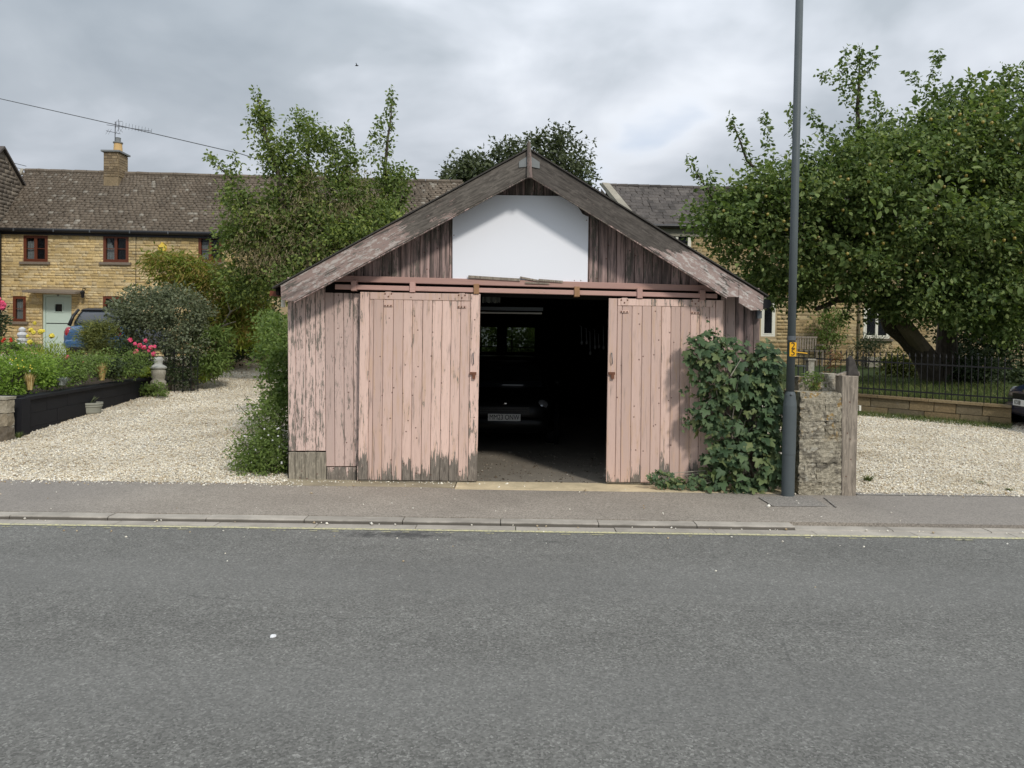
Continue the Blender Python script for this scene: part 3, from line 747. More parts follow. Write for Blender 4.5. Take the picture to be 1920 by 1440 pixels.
# header beam and hanging rail
def hz(x): return 516.5 + (x - 650) * .0270
part('header_beam', MB().prism_y(poly_at([(618, hz(618)), (1350, hz(1350)), (1350, hz(1350) + 11.5), (618, hz(618) + 11.5)], YF - .06), YF - .06, .06, .004), M['pink_rail'], gar)
part('door_rail', MB().prism_y(poly_at([(628, hz(628) + 17), (1345, hz(1345) + 15.5), (1345, hz(1345) + 24), (628, hz(628) + 26)], YF - .10), YF - .10, .03, .004), M['pink_rail'], gar)
mb = MB(); mb.prism_y(poly_at([(610, hz(610) + 11), (1352, hz(1352) + 11), (1352, hz(1352) + 33), (610, hz(610) + 33)], YF - .012), YF - .012, .01, 0)
part('rail_backing', mb, M['dark_timber'], gar)
for i, x in enumerate((663, 773, 893, 1082, 1200, 1318)):
    m_ = 'rust_orange' if i in (2, 3) else 'pink_rail'
    br = part('rail_bracket', MB().prism_y(poly_at([(x - 5, hz(x) + 9), (x + 5, hz(x) + 9), (x + 5, hz(x) + 28), (x - 5, hz(x) + 28)], YF - .118), YF - .118, .105, .003), M[m_], gar, 'rusty orange rail bracket' if m_ == 'rust_orange' else None)
# sliding doors
def door(seT, seB, yt, yb, rail_b, lx, rx, label, right):
    d = thing_part('sliding_door', label)
    n = len(seT) - 1
    yl = lambda x: lerp(yt[0], yt[1], (x - seT[0]) / (seT[-1] - seT[0]))
    yb_ = lambda x: lerp(yb[0], yb[1], (x - seB[0]) / (seB[-1] - seB[0]))
    for i in range(n):
        st = i == 0 or i == n - 1
        yy0 = yl(seT[i]) if st else yl(seT[i]) + rail_b - 1
        off = -.006 if st else jz() * .6
        t0 = (yy0 - yt[0]) / 350
        sub_piece('stile' if st else 'plank', [(lerp(seT[i], seB[i], t0), yy0), (lerp(seT[i + 1], seB[i + 1], t0), yy0 + .3), (seB[i + 1], yb_(seB[i + 1])), (seB[i], yb_(seB[i]))], YD + off, .032, 'pink_door', d)
    sub_piece('top_rail', [(seT[1] + .3, yl(seT[1])), (seT[-2] - .3, yl(seT[-2])), (seT[-2] - .3, yl(seT[-2]) + rail_b), (seT[1] + .3, yl(seT[1]) + rail_b)], YD - .007, .036, 'pink_door', d)
    sub_piece('bottom_rail', [(seB[0] + 1, yb[0] + .5), (seB[-1] - 1, yb[1] + .5), (seB[-1] - 1, yb[1] + 2.5), (seB[0] + 1, yb[0] + 2.5)], YD + .005, .03, 'old_board', d)
    return d
def thing_part(name, label):
    me = bpy.data.meshes.new(name); o = link(name, me, None, gar); return tag(o, label)
# the door leaf itself is a backing board; its planks, stiles and rails are sub-parts
def leaf_backing(pts):
    return MB().prism_y(poly_at(pts, YD + .034), YD + .034, .012, 0)
def sub_piece(name, pts, Y, th, m, d, ch=.004):
    return part(name, MB().prism_y(inset(ccw(poly_at(pts, Y)), .0022), Y, th, ch), M[m], d)
DL = ([675, 693, 701, 719, 738, 756.5, 774, 793, 811, 829.5, 847, 864.5, 882.5, 901], [671, 689, 697, 715, 734, 752.5, 770, 789, 806, 824, 841, 858.5, 877, 894.5])
DR = ([1141.5, 1158, 1167, 1185.5, 1204.5, 1222, 1241, 1258.5, 1276.5, 1295, 1312, 1331, 1342, 1357], [1136, 1153, 1163, 1181.5, 1200.5, 1218, 1236.5, 1255, 1273, 1291.5, 1309, 1328, 1341, 1356])
for (T_, B_), yt, yb, lab in ((DL, (547, 551), (900, 903), 'left pink boarded sliding door'), (DR, (559, 562.5), (904, 908), 'right pink boarded sliding door half behind the leafy shrub')):
    bk = leaf_backing([(T_[0] + 1, yt[0] + 1), (T_[-1] - 1, yt[1] + 1), (B_[-1] - 1, yb[1] - 1), (B_[0] + 1, yb[0] - 1)])
    def thing_part(name, label, bk=bk): return part(name, bk, M['dark_timber'], gar, label)
    d = door(T_, B_, yt, yb, 14, 0, 0, lab, False)
    xs_ = (728, 866) if T_ is DL[0] else (1171, 1304)
    for xh in xs_:       # hanger plates
        yh = (547 + (xh - 675) * .018) if xh < 1000 else (559 + (xh - 1141) * .016)
        mb = MB(); Yh = YD - .010
        mb.prism_y(poly_at([(xh - 9, yh + 6), (xh - 5, yh - 1), (xh + 5, yh - 1), (xh + 9, yh + 6), (xh + 6, yh + 13), (xh - 6, yh + 13)], Yh), Yh, .006, .001)
        mb.prism_y(poly_at([(xh - 8, yh + 22), (xh + 8, yh + 22), (xh + 8, yh + 27), (xh - 8, yh + 27)], Yh), Yh, .007, .001)
        h_ = part('hanger_plate', mb, M['pink_door'], d)
        mb = MB()
        for dx, dy in ((-6, 3), (6, 3), (0, 8), (-6, 25), (-1, 25), (5, 25)):
            q = P(xh + dx, yh + dy, Yh - .002); mb.lathe((q.x, q.y, q.z), [(.007, -.005), (.010, .004)], 8, 'Y')
        tag(part('bolt', mb, M['rust'], d))
    # latch and handle
    if T_ is DL[0]: lx, ly = 887, 700
    else: lx, ly = 1147, 700
    mb = MB(); q = P(lx, ly, YD - .02)
    mb.box((q.x, q.y, q.z), (.075, .03, .03)); mb.box((q.x + .01, q.y - .005, q.z - .035), (.035, .025, .06))
    part('latch', mb, M['rust'], d)
    mb = MB(); a = P(lx, ly - 38, YD - .03); c = P(lx + 1, ly - 18, YD - .03)
    mb.tube([a + Vector((0, .03, 0)), a, a.lerp(c, .5) + Vector((0, -.012, 0)), c, c + Vector((0, .03, 0))], .006, 6)
    part('handle', mb, M['steel_grey'], d)
# barge boards, roof, ridge finial
roof_r = MB()
def barge(outer, mtop, name, label):
    return part(name, MB().prism_y(poly_at(outer, YB), YB, .028, .003), M[mtop], gar, label)
def barge_multi(quads, mtop, name, label):
    mb = MB()
    for q in quads: mb.prism_y(poly_at(q, YB), YB, .028, .0015)
    return part(name, mb, M[mtop], gar, label)
barge_multi([[(526, 534), (990, 282.5), (990, 329.5), (550, 565), (527, 562)]], 'barge_left', 'barge_board', 'left barge board, pink below and peeling bare near the ridge')
barge_multi([[(993, 282.5), (1385, 525.3), (1385, 557), (1363, 556.5), (993, 329)], [(1385.2, 525.5), (1432, 554.5), (1430.5, 581), (1409, 582), (1386, 568)]], 'barge_right', 'barge_board', 'right barge board with a notched foot and peeling top')
# soffit moulding under each barge board
mb = MB(); mb.bar(P(552, 567, YB + .02), P(988, 333, YB + .02), .035, .012); mb.bar(P(996, 332, YB + .02), P(1362, 559, YB + .02), .035, .012)
part('barge_moulding', mb, M['gable_wood'], gar)
AP = P(991.5, 279, YB - .02); EL = P(510, 541, YB - .02); ER = P(1441, 556, YB - .02)
for a, c, nm in ((EL, AP, 'left'), (AP, ER, 'right')):
    mb = MB(); bk = GY1 + .3 - a.y
    d = Vector((0, bk, 0)); up = Vector((0, 0, .016))
    vs = [a, c, c + d, a + d]; mb.add([v for v in vs] + [v + up for v in vs], [(0, 1, 2, 3)[::-1], (4, 5, 6, 7), (0, 4, 7, 3)[::-1], (1, 2, 6, 5)[::-1], (0, 1, 5, 4), (3, 7, 6, 2)])
    part('roof_slope', mb, M['felt'], gar)
mb = MB(); q = P(992.5, 300, YB - .028)
mb.prism_y(poly_at([(988.5, 268), (992, 262), (995, 268), (998, 333), (988, 333)], YB - .035), YB - .035, .035, .004)
part('finial', mb, M['gable_wood'], gar)
part('lead_flashing', MB().prism_y(poly_at([(973, 303), (992, 291), (1012, 304), (1012, 316), (992, 312), (973, 314)], YB - .010), YB - .010, .009, .001), M['lead'], gar)
# eaves: rafter foot, gutter
part('rafter_foot', MB().bar(P(507, 550, YB + .15), P(527, 552, YB + .15), .05, .06), M['brown_frame'], gar)
part('downpipe_stub', MB().tube([P(531, 562, YF - .1), P(531, 576, YF - .1)], .024, 8), M['white_frame'], gar)
q = P(1438, 570, YB + .06)
part('gutter', MB().tube([q, (q.x, GY1, q.z)], .055, 12), M['black_plastic'], gar)
q = P(1423, 590, YF - .05); part('gutter_bracket', MB().box(q, (.055, .05, .09)), M['steel_grey'], gar)
# left eave board below the roof
part('eaves_board', MB().bar(P(520, 545, YB + .06), (P(520, 545, YB + .06).x, GY1, P(520, 545, YB + .06).z), .03, .10), M['dark_timber'], gar)
# side and rear walls
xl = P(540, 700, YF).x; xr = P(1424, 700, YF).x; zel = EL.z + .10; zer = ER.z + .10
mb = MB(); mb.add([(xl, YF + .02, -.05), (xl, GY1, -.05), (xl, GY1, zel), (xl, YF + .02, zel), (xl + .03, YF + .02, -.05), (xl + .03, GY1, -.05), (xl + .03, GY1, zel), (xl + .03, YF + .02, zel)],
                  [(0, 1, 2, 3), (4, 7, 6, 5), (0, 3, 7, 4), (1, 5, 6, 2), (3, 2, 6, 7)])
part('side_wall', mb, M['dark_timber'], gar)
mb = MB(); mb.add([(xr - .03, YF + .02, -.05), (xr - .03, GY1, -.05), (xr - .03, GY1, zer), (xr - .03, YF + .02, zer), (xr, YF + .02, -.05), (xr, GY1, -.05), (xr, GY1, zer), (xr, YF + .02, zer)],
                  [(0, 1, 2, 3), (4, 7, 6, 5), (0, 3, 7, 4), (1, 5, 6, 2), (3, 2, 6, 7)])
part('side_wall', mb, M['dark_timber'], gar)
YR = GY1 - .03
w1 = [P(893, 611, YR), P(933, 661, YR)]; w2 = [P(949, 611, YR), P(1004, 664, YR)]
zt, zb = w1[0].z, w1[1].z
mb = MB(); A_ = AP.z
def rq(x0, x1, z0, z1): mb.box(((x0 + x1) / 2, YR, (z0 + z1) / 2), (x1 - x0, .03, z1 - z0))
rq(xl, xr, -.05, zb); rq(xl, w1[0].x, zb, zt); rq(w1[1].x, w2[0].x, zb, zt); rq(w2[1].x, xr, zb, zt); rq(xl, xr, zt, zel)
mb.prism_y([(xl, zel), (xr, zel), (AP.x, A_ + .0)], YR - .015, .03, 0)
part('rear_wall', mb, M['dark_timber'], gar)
for w_ in (w1, w2):
    cx = (w_[0].x + w_[1].x) / 2; cz = (zt + zb) / 2; ww = w_[1].x - w_[0].x; hh = zt - zb
    mb = MB()
    for sx in (-1, 1): mb.box((cx + sx * (ww / 2 - .012), YR, cz), (.024, .045, hh))
    mb.box((cx, YR, zt - .012), (ww - .05, .045, .024)); mb.box((cx, YR, zb + .012), (ww - .05, .045, .024))
    mb.box((cx - ww * .3, YR, cz), (.022, .035, hh - .05)); mb.box((cx, YR, cz - hh * .28), (ww - .05, .03, .022))
    f = part('window', mb, M['dark_timber'], gar)
    part('pane', MB().box((cx, YR + .005, cz), (ww - .05, .004, hh - .05)), M['dusty_pane'], f)
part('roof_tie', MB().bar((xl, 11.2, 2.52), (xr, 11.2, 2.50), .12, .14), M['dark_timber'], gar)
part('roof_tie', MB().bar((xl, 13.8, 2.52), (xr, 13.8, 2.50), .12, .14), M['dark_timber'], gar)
# inside the garage
n = 700; x = rng.uniform(-.5, 1.3, n); y = 8.55 + rng.random(n) ** 1.6 * 2.6; s_ = .007 * np.exp(rng.normal(size=n) * .5)
V, F, T = inst(OC, OF, (rng.normal(size=(n, 3, 3)) * .35 + np.eye(3)) * s_[:, None, None], np.stack([x, y, np.full(n, .003)], 1), rng.random(n))
tag(link('floor_litter', mesh_np('floor_litter', V, F, T), M['litter_bits']), kind='stuff')
q = P(958, 583, 10.6); lt = thing('strip_light', 'unlit grey strip light fitting hanging in the dark garage opening', 'light fitting', q)
part('housing', MB().box(q + Vector((0, 0, .03)), (.95, .09, .05)), M['steel_grey'], lt)
part('tube', MB().tube([q + Vector((-.46, -.02, -.03)), q + Vector((.46, -.02, -.03))], .013, 8), M['plate_white'], lt)
q = P(921, 560, 9.6); mb = MB()
for k in range(9):
    x0 = q.x - .12 + k * .027; mb.add([(x0, q.y + .012 * math.sin(k * 2), q.z + .09), (x0 + .027, q.y + .012 * math.sin(k * 2 + 2), q.z + .09), (x0 + .026, q.y + .014 * math.sin(k * 2 + 2), q.z - .06), (x0, q.y + .014 * math.sin(k * 2), q.z - .06 + .01 * (k % 3))], [(0, 1, 2, 3)])
for k in range(1): mb.bar(q + Vector((-.14, 0, .10)), q + Vector((.14, 0, .10)), .012, .012)
single('hanging_cloth', mb, M['rag'], 'grey rag hanging inside the top of the garage opening', 'cloth', q)
for i, (hx, hy, hl) in enumerate(((1090, 612, .26), (1099, 616, .22), (1106, 622, .34), (1115, 618, .28), (1122, 626, .2), (1131, 612, .34))):
    q = P(hx, hy, 11.4); mb = MB()
    mb.tube([q, q + Vector((.005, 0, -hl * .55)), q + Vector((.012, 0, -hl))], [.006, .008, .006], 6); mb.blob(q + Vector((.012, 0, -hl)), (.022, .01, .035), 4, 6)
    mb.tube([q + Vector((0, 0, .0)), q + Vector((0, .3, .02))], .004, 4)
    single('hanging_tool', mb, M['steel_grey'], 'thin grey tool hanging in the dark on the right inside the garage', 'tool', q, 'tools hanging inside the garage')

# ================================================================== TEXT
def text_mesh(body, size, align='CENTER', ext=.0012):
    cu = bpy.data.curves.new('lettering', 'FONT'); cu.body = body; cu.size = size; cu.extrude = ext; cu.align_x = align; cu.align_y = 'CENTER'
    o = bpy.data.objects.new('lettering', cu); COL.objects.link(o)
    me = bpy.data.meshes.new_from_object(o.evaluated_get(bpy.context.evaluated_depsgraph_get()))
    bpy.data.objects.remove(o); return me
def put_text(body, size, root, loc, rot, m, sx=1.0):
    me = text_mesh(body, size); o = link('lettering', me, M[m], root); o.location = loc; o.rotation_euler = rot; o.scale = (sx, 1, 1); return o

# ================================================================== CARS
def ring_loft(stations, n=20, e=.5):
    """stations (y, z0, z1, halfwidth) -> closed body"""
    mb = MB(); vs = []; fs = []
    for (y, z0, z1, w) in stations:
        zc = (z0 + z1) / 2; h = (z1 - z0) / 2
        for k in range(n):
            a = 2 * pi * k / n; c = math.cos(a); s_ = math.sin(a)
            vs.append((w * math.copysign(abs(c) ** e, c), y, zc + h * math.copysign(abs(s_) ** e, s_)))
    m_ = len(stations)
    for i in range(m_ - 1):
        for k in range(n): fs.append((i * n + k, (i + 1) * n + k, (i + 1) * n + (k + 1) % n, i * n + (k + 1) % n))
    fs.append(tuple(range(n))); fs.append(tuple((m_ - 1) * n + k for k in range(n))[::-1])
    return mb.add(vs, fs)
def level_loft(levels, n=28, e=.45):
    mb = MB(); vs = []; fs = []
    for (z, y0, y1, w) in levels:
        yc = (y0 + y1) / 2; h = (y1 - y0) / 2
        for k in range(n):
            a = 2 * pi * k / n; c = math.cos(a); s_ = math.sin(a)
            vs.append((w * math.copysign(abs(c) ** e, c), yc + h * math.copysign(abs(s_) ** e, s_), z))
    m_ = len(levels)
    for i in range(m_ - 1):
        for k in range(n): fs.append((i * n + k, i * n + (k + 1) % n, (i + 1) * n + (k + 1) % n, (i + 1) * n + k))
    fs.append(tuple(range(n))[::-1]); fs.append(tuple((m_ - 1) * n + k for k in range(n)))
    return mb.add(vs, fs)
def car(name, label, loc, rz, paint, roof, front_plate, rear_plate, shift=0.0):
    t = thing(name, label, 'car', loc, None, rz); L = dict(local=True)
    body = ring_loft([(-1.96, .42, .74, .62), (-1.93, .34, .84, .74), (-1.82, .27, .93, .82), (-1.45, .23, .985, .865), (-.4, .21, .965, .872), (.7, .21, .945, .872), (1.2, .23, .925, .86), (1.6, .27, .87, .83), (1.84, .33, .78, .76), (1.93, .40, .68, .62)], 24)
    part('body', body, M[paint], t, smooth=True, **L)
    g = level_loft([(.93, -1.80, 1.02, .80), (1.05, -1.74, .80, .785), (1.25, -1.58, .42, .73), (1.37, -1.46, .20, .68)], 32)
    part('window_band', g, M['car_glass'], t, smooth=True, **L)
    r = level_loft([(1.36, -1.50, .24, .69), (1.40, -1.46, .14, .665), (1.44, -1.30, -.05, .60), (1.455, -1.0, -.35, .45)], 32)
    part('roof', r, M[roof], t, smooth=True, **L)
    for sx in (-1, 1):
        mb = MB()
        mb.tube([(sx * .735, -1.70, .93), (sx * .70, -1.56, 1.2), (sx * .635, -1.40, 1.385)], [.05, .04, .035], 8)
        part('pillar', mb, M[roof], t, smooth=True, **L)
        mb = MB(); mb.tube([(sx * .735, .90, .93), (sx * .69, .42, 1.2), (sx * .63, .14, 1.385)], [.035, .03, .03], 8)
        part('pillar', mb, M[roof], t, smooth=True, **L); mb = MB()
        mb.tube([(sx * .80, -.45, .95), (sx * .75, -.45, 1.2), (sx * .69, -.45, 1.375)], .03, 8)
        part('pillar', mb, M[roof], t, smooth=True, **L)
        mb = MB(); mb.blob((sx * .93, .62, 1.0), (.10, .06, .07), 6, 10); part('wing_mirror', mb, M[roof], t, smooth=True, **L)
        mb = MB(); mb.blob((sx * .66, -1.88, .72), (.10, .075, .17), 8, 12); part('tail_light', mb, M['lamp_red'], t, smooth=True, **L)
        mb = MB(); mb.blob((sx * .60, 1.80, .66), (.13, .10, .12), 8, 12); part('headlight', mb, M['lamp_clear'], t, smooth=True, **L)
        for yy in (-1.22, 1.24):
            mb = MB(); mb.lathe((sx * .80, yy, .30), [(.19, -.10), (.28, -.105), (.30, -.07), (.30, .07), (.28, .105), (.19, .10)], 24, 'X')
            w_ = part('wheel', mb, M['rubber'], t, smooth=True, **L)
            mb = MB(); mb.lathe((sx * .80, yy, .30), [(.19, -.085), (.19, .085)], 18, 'X')
            for k in range(5):
                a = 2 * pi * k / 5; mb.bar((sx * .89, yy, .30), (sx * .89, yy + .18 * math.cos(a), .30 + .18 * math.sin(a)), .02, .04, (1, 0, 0))
            part('rim', mb, M['steel_grey'], w_, local=True)
            mb = MB(); mb.lathe((sx * .865, yy, .31), [(.355, -.03), (.375, .0), (.355, .025)], 24, 'X'); part('wheel_arch', mb, M['black_plastic'], t, **L)
    mb = ring_loft([(-1.985, .36, .50, .66), (-1.95, .28, .56, .76), (-1.8, .22, .50, .83), (-1.75, .22, .46, .82)], 20); part('rear_bumper', mb, M[paint], t, smooth=True, **L)
    mb = ring_loft([(-1.97, .25, .35, .60), (-1.90, .20, .36, .72), (-1.7, .18, .34, .78)], 20); part('bumper_insert', mb, M['black_plastic'], t, smooth=True, **L)
    mb = ring_loft([(1.75, .22, .46, .82), (1.85, .24, .52, .80), (1.95, .28, .50, .70), (1.98, .34, .46, .6)], 20); part('front_bumper', mb, M[paint], t, smooth=True, **L)
    mb = MB(); mb.box((0, 1.935, .60), (.8, .03, .12))
    for k in range(3): mb.box((0, 1.955, .565 + k * .035), (.78, .012, .012))
    part('grille', mb, M['black_plastic'], t, **L)
    mb = MB(); mb.blob((0, 1.95, .72), (.05, .02, .025), 5, 8); part('badge', mb, M['chrome'], t, **L)
    pl = part('number_plate', MB().box((0, 2.0, .50), (.52, .012, .112)), M['plate_white'], t, **L)
    if front_plate: put_text(front_plate, .112, pl, (shift, 2.008, .50), (pi / 2, 0, pi), 'text_black', .78)
    mb = MB(); mb.box((0, -1.955, .735), (.62, .04, .16)); part('plate_recess', mb, M['chrome'], t, **L)
    pl = part('number_plate', MB().box((0, -1.985, .72), (.52, .012, .112)), M['plate_yellow'], t, **L)
    if rear_plate: put_text(rear_plate, .112, pl, (0, -1.993, .72), (pi / 2, 0, 0), 'text_black', .86)
    return t
car('parked_car', 'dark car nosed towards the opening inside the unlit garage', (-.11, 13.38, .0), pi, 'paint_black', 'paint_black', 'MM23 ONW', None)
q = P(161, 640, 19.6)
car('parked_car', 'blue hatchback with black roof parked by the pale green cottage door', (q.x, 21.6, 1.12), math.radians(4), 'paint_blue', 'black_plastic', None, None)
car('parked_car', 'dark navy car cut by the right edge beside the iron railing', (11.17, 12.55, gz(12.55)), math.radians(80), 'paint_navy', 'paint_navy', 'KO08', None, .10)

# ================================================================== LAMP POST
q0 = P(1477, 930, 8.0); q1 = P(1499, 0, 8.0); d = (q1 - q0) / (q1.z - q0.z)
lp = thing('lamp_post', 'tall grey metal lamp post with a yellow 25 plate beside the leafy shrub', 'lamp post', (q0.x, q0.y, 0))
at = lambda z: Vector((q0.x, q0.y, 0)) + d * z
k = MPX(8.0)
zq = lambda y: P(1480, y, 8.0).z
part('base', MB().tube([at(-.1), at(zq(852)), at(zq(851)), at(zq(760)), at(zq(750))], [.070, .070, .073, .073, .066], 48), M['lamp_paint'], lp)
part('collar', MB().tube([at(zq(752)), at(zq(740)), at(zq(734))], [.066, .058, .046], 48), M['lamp_paint'], lp)
part('pole', MB().tube([at(zq(736)), at(3), at(7.2)], [.045, .042, .040], 24), M['lamp_paint'], lp, smooth=True)
part('band', MB().tube([at(zq(638)), at(zq(630))], [.048, .048], 24), M['steel_grey'], lp)
c = at(zq(655)); f = Vector((0, -.05, 0))
sg = part('number_sign', MB().box(c + f, (.074, .006, .155)), M['sign_yellow'], lp)
for s_, dz in (('2', .037), ('5', -.037)):
    o = put_text(s_, .10, sg, c + f + Vector((0, -.0045, dz)) - OFF[lp.name], (pi / 2, 0, 0), 'text_black')
part('cable_tie', MB().tube([c + Vector((.03, -.045, -.03)), c + Vector((.10, -.05, -.036)), c + Vector((.16, -.05, -.043))], .006, 6), M['sign_yellow'], lp)
part('bolt', MB().blob(at(zq(741)) + Vector((-.01, -.06, .01)), .012, 5, 8), M['steel_grey'], lp)

# ================================================================== STONE PILLAR, POST
Yp = 8.06
pil = thing('stone_pillar', 'rough lichen-covered stone wall end between lamp post and wooden post', 'pillar', (P(1536, 928, Yp).x, Yp, 0))
def rough_block(x0, x1, z0, z1, y0, y1, jit=.012, n=(5, 2, 3)):
    """stone with dented faces: a box grid with jittered points"""
    nx_, ny_, nz_ = n; mb = MB(); idx = {}; vs = []; fs = []
    def vid(i, j, k):
        if (i, j, k) not in idx:
            fx, fy, fz = i / nx_, j / ny_, k / nz_
            e = sum(1 for t_ in (fx, fy, fz) if t_ in (0, 1))
            r = .002 if e >= 2 else 0
            cx, cy, cz = fx * 2 - 1, fy * 2 - 1, fz * 2 - 1
            idx[(i, j, k)] = len(vs)
            vs.append((lerp(x0, x1, fx) - cx * r * (abs(cx) == 1) + random.uniform(-1, 1) * jit, lerp(y0, y1, fy) - cy * r * (abs(cy) == 1) + random.uniform(-1, 1) * jit, lerp(z0, z1, fz) - cz * r * (abs(cz) == 1) + random.uniform(-1, 1) * jit * .6))
        return idx[(i, j, k)]
    for i in range(nx_):
        for k in range(nz_):
            fs.append((vid(i, 0, k), vid(i + 1, 0, k), vid(i + 1, 0, k + 1), vid(i, 0, k + 1))); fs.append((vid(i, ny_, k), vid(i, ny_, k + 1), vid(i + 1, ny_, k + 1), vid(i + 1, ny_, k)))
    for j in range(ny_):
        for k in range(nz_):
            fs.append((vid(0, j, k), vid(0, j, k + 1), vid(0, j + 1, k + 1), vid(0, j + 1, k))); fs.append((vid(nx_, j, k), vid(nx_, j + 1, k), vid(nx_, j + 1, k + 1), vid(nx_, j, k + 1)))
    for i in range(nx_):
        for j in range(ny_):
            fs.append((vid(i, j, nz_), vid(i + 1, j, nz_), vid(i + 1, j + 1, nz_), vid(i, j + 1, nz_))); fs.append((vid(i, j, 0), vid(i, j + 1, 0), vid(i + 1, j + 1, 0), vid(i + 1, j, 0)))
    return mb.add(vs, fs)
XA = P(1499, 830, Yp).x; XB = P(1579, 830, Yp).x
courses = [(930, 905, [0, .55, 1]), (905, 868, [0, .42, 1]), (868, 822, [0, 1]), (822, 790, [0, .6, 1]), (790, 736, [0, .58, 1])]
for yb_, yt_, cuts in courses:
    for a, c in zip(cuts[:-1], cuts[1:]):
        z0 = P(1540, yb_, Yp).z; z1 = P(1540, yt_, Yp).z
        part('stone', rough_block(lerp(XA, XB, a), lerp(XA, XB, c), max(z0, -.02), z1 - .001, Yp + random.uniform(-.003, .003), Yp + .55, .010, (11, 3, 8)), M['pillar_stone'], pil)
part('core', MB().box(((XA + XB) / 2, Yp + .3, .56), (XB - XA - .04, .44, 1.1)), M['grey_stone'], pil)
for (xa, xb, ya, yb_) in ((1492, 1518, 742, 706), (1545, 1572, 738, 700), (1518, 1546, 742, 716)):
    Yr = 8.5; part('top_stone', rough_block(P(xa, ya, Yr).x, P(xb, ya, Yr).x, P(xa, ya + 6, Yr).z, P(xa, yb_, Yr).z, Yr - .1, Yr + .18, .012, (4, 2, 3)), M['pillar_stone'], pil)
shrub('rockery_plant', 'small green and reddish plants growing on top of the stone wall end', 'plant', P(1530, 732, 8.4), [(1524, 716, 8.38, 16, 13, .08), (1533, 708, 8.4, 8, 8, .05)], 420, .028, 'leaf_mid', stems=4, sr=.004, cr=.04, per=20)
shrub('climbing_stem', 'thin reddish straggling stems rising behind the stone wall end', 'plant', P(1535, 728, 8.55), [(1565, 668, 8.6, 16, 9, .06), (1560, 690, 8.6, 7, 16, .05)], 260, .026, 'leaf_red', stems=5, sr=.004, cr=.05, per=16, lines=[[(1535, 728, 8.55), (1548, 700, 8.6), (1556, 672, 8.6)]], ln=60, lspread=.04)
q = P(1594, 930, 8.05); wp = thing('wooden_post', 'weathered grey square gate post with a leaning slate on top', 'post', (q.x, q.y, 0))
xa = P(1578, 930, 8.05).x; xb = P(1605, 930, 8.05).x; xa2 = P(1579, 705, 8.05).x; xb2 = P(1610, 705, 8.05).x; zt_ = P(1594, 705, 8.05).z
part('shaft', MB().prism_y([(xa, -.05), (xb, -.05), (xb2, zt_), (xa2, zt_ + .004)], 8.05, .17, .006), M['grey_wood'], wp)
part('slate', MB().prism_y(poly_at([(1590, 705), (1592, 672), (1597, 667), (1603, 676), (1612, 704)], 8.10), 8.10, .06, .006), M['slate_tile'], wp)
part('cap', MB().prism_y(poly_at([(1568, 704), (1590, 696), (1612, 697), (1613, 705), (1578, 706)], 8.13), 8.13, .07, .004), M['grey_wood'], wp)
part('strap', MB().box(P(1611, 765, 8.2), (.02, .05, .06)), M['white_frame'], wp)
q = P(1518, 720, 9.2); part_ = thing('gate_post', 'short pale grey stone post behind the pillar and lamp post', 'post', (q.x, 9.2, gz(9.2)))
part('shaft', MB().box((q.x, 9.2, (gz(9.2) + P(1518, 676, 9.2).z) / 2), (.075, .09, P(1518, 676, 9.2).z - gz(9.2))), M['statue_stone'], part_)
part('cap', MB().box((q.x, 9.2, P(1518, 674, 9.2).z), (.105, .12, .02)), M['statue_stone'], part_)
q = P(1503, 720, 9.4); t_ = thing('iron_stand', 'small dark metal stand beside the grey stone post behind the lamp post', 'stand', (q.x, 9.4, gz(9.4)))
part('frame', MB().box((q.x, 9.4, P(1500, 686, 9.4).z), (.16, .05, .015)).tube([(q.x + .03, 9.4, gz(9.4)), (q.x + .03, 9.4, P(1500, 686, 9.4).z)], .008, 6).tube([(q.x - .05, 9.4, gz(9.4)), (q.x - .05, 9.4, P(1500, 686, 9.4).z)], .008, 6), M['steel_grey'], t_)

# ================================================================== HOUSES
UV = [(-.5, 0, -.5), (.5, 0, -.5), (.5, 0, .5), (-.5, 0, .5), (-.43, -1, -.40), (.44, -1, -.42), (.45, -1, .41), (-.42, -1, .43)]
UF = [(4, 5, 6), (4, 6, 7), (0, 1, 5), (0, 5, 4), (1, 2, 6), (1, 6, 5), (2, 3, 7), (2, 7, 6), (3, 0, 4), (3, 4, 7)]
ustones = []
for k in range(5):
    v = np.array(UV) + np.concatenate([np.zeros((4, 3)), rng.normal(size=(4, 3)) * np.array((.025, .12, .05))])
    ustones.append(v)
def coursed(x0, x1, z0, z1, hr, wr, openings):
    out = []; z = z0
    while z < z1 - .02:
        h = min(random.uniform(*hr), z1 - z); x = x0 + random.uniform(-.2, 0)
        while x < x1:
            w = random.uniform(*wr); a, c = max(x, x0), min(x + w, x1)
            segs = [(a, c)]
            for (ox0, ox1, oz0, oz1) in openings:
                if z + h > oz0 + .02 and z < oz1 - .02:
                    ns = []
                    for (p_, q_) in segs:
                        if q_ <= ox0 or p_ >= ox1: ns.append((p_, q_))
                        else:
                            if p_ < ox0: ns.append((p_, ox0))
                            if q_ > ox1: ns.append((ox1, q_))
                    segs = ns
            out += [(p_, q_, z, z + h) for p_, q_ in segs if q_ - p_ > .04]
            x += w
        z += h
    return out
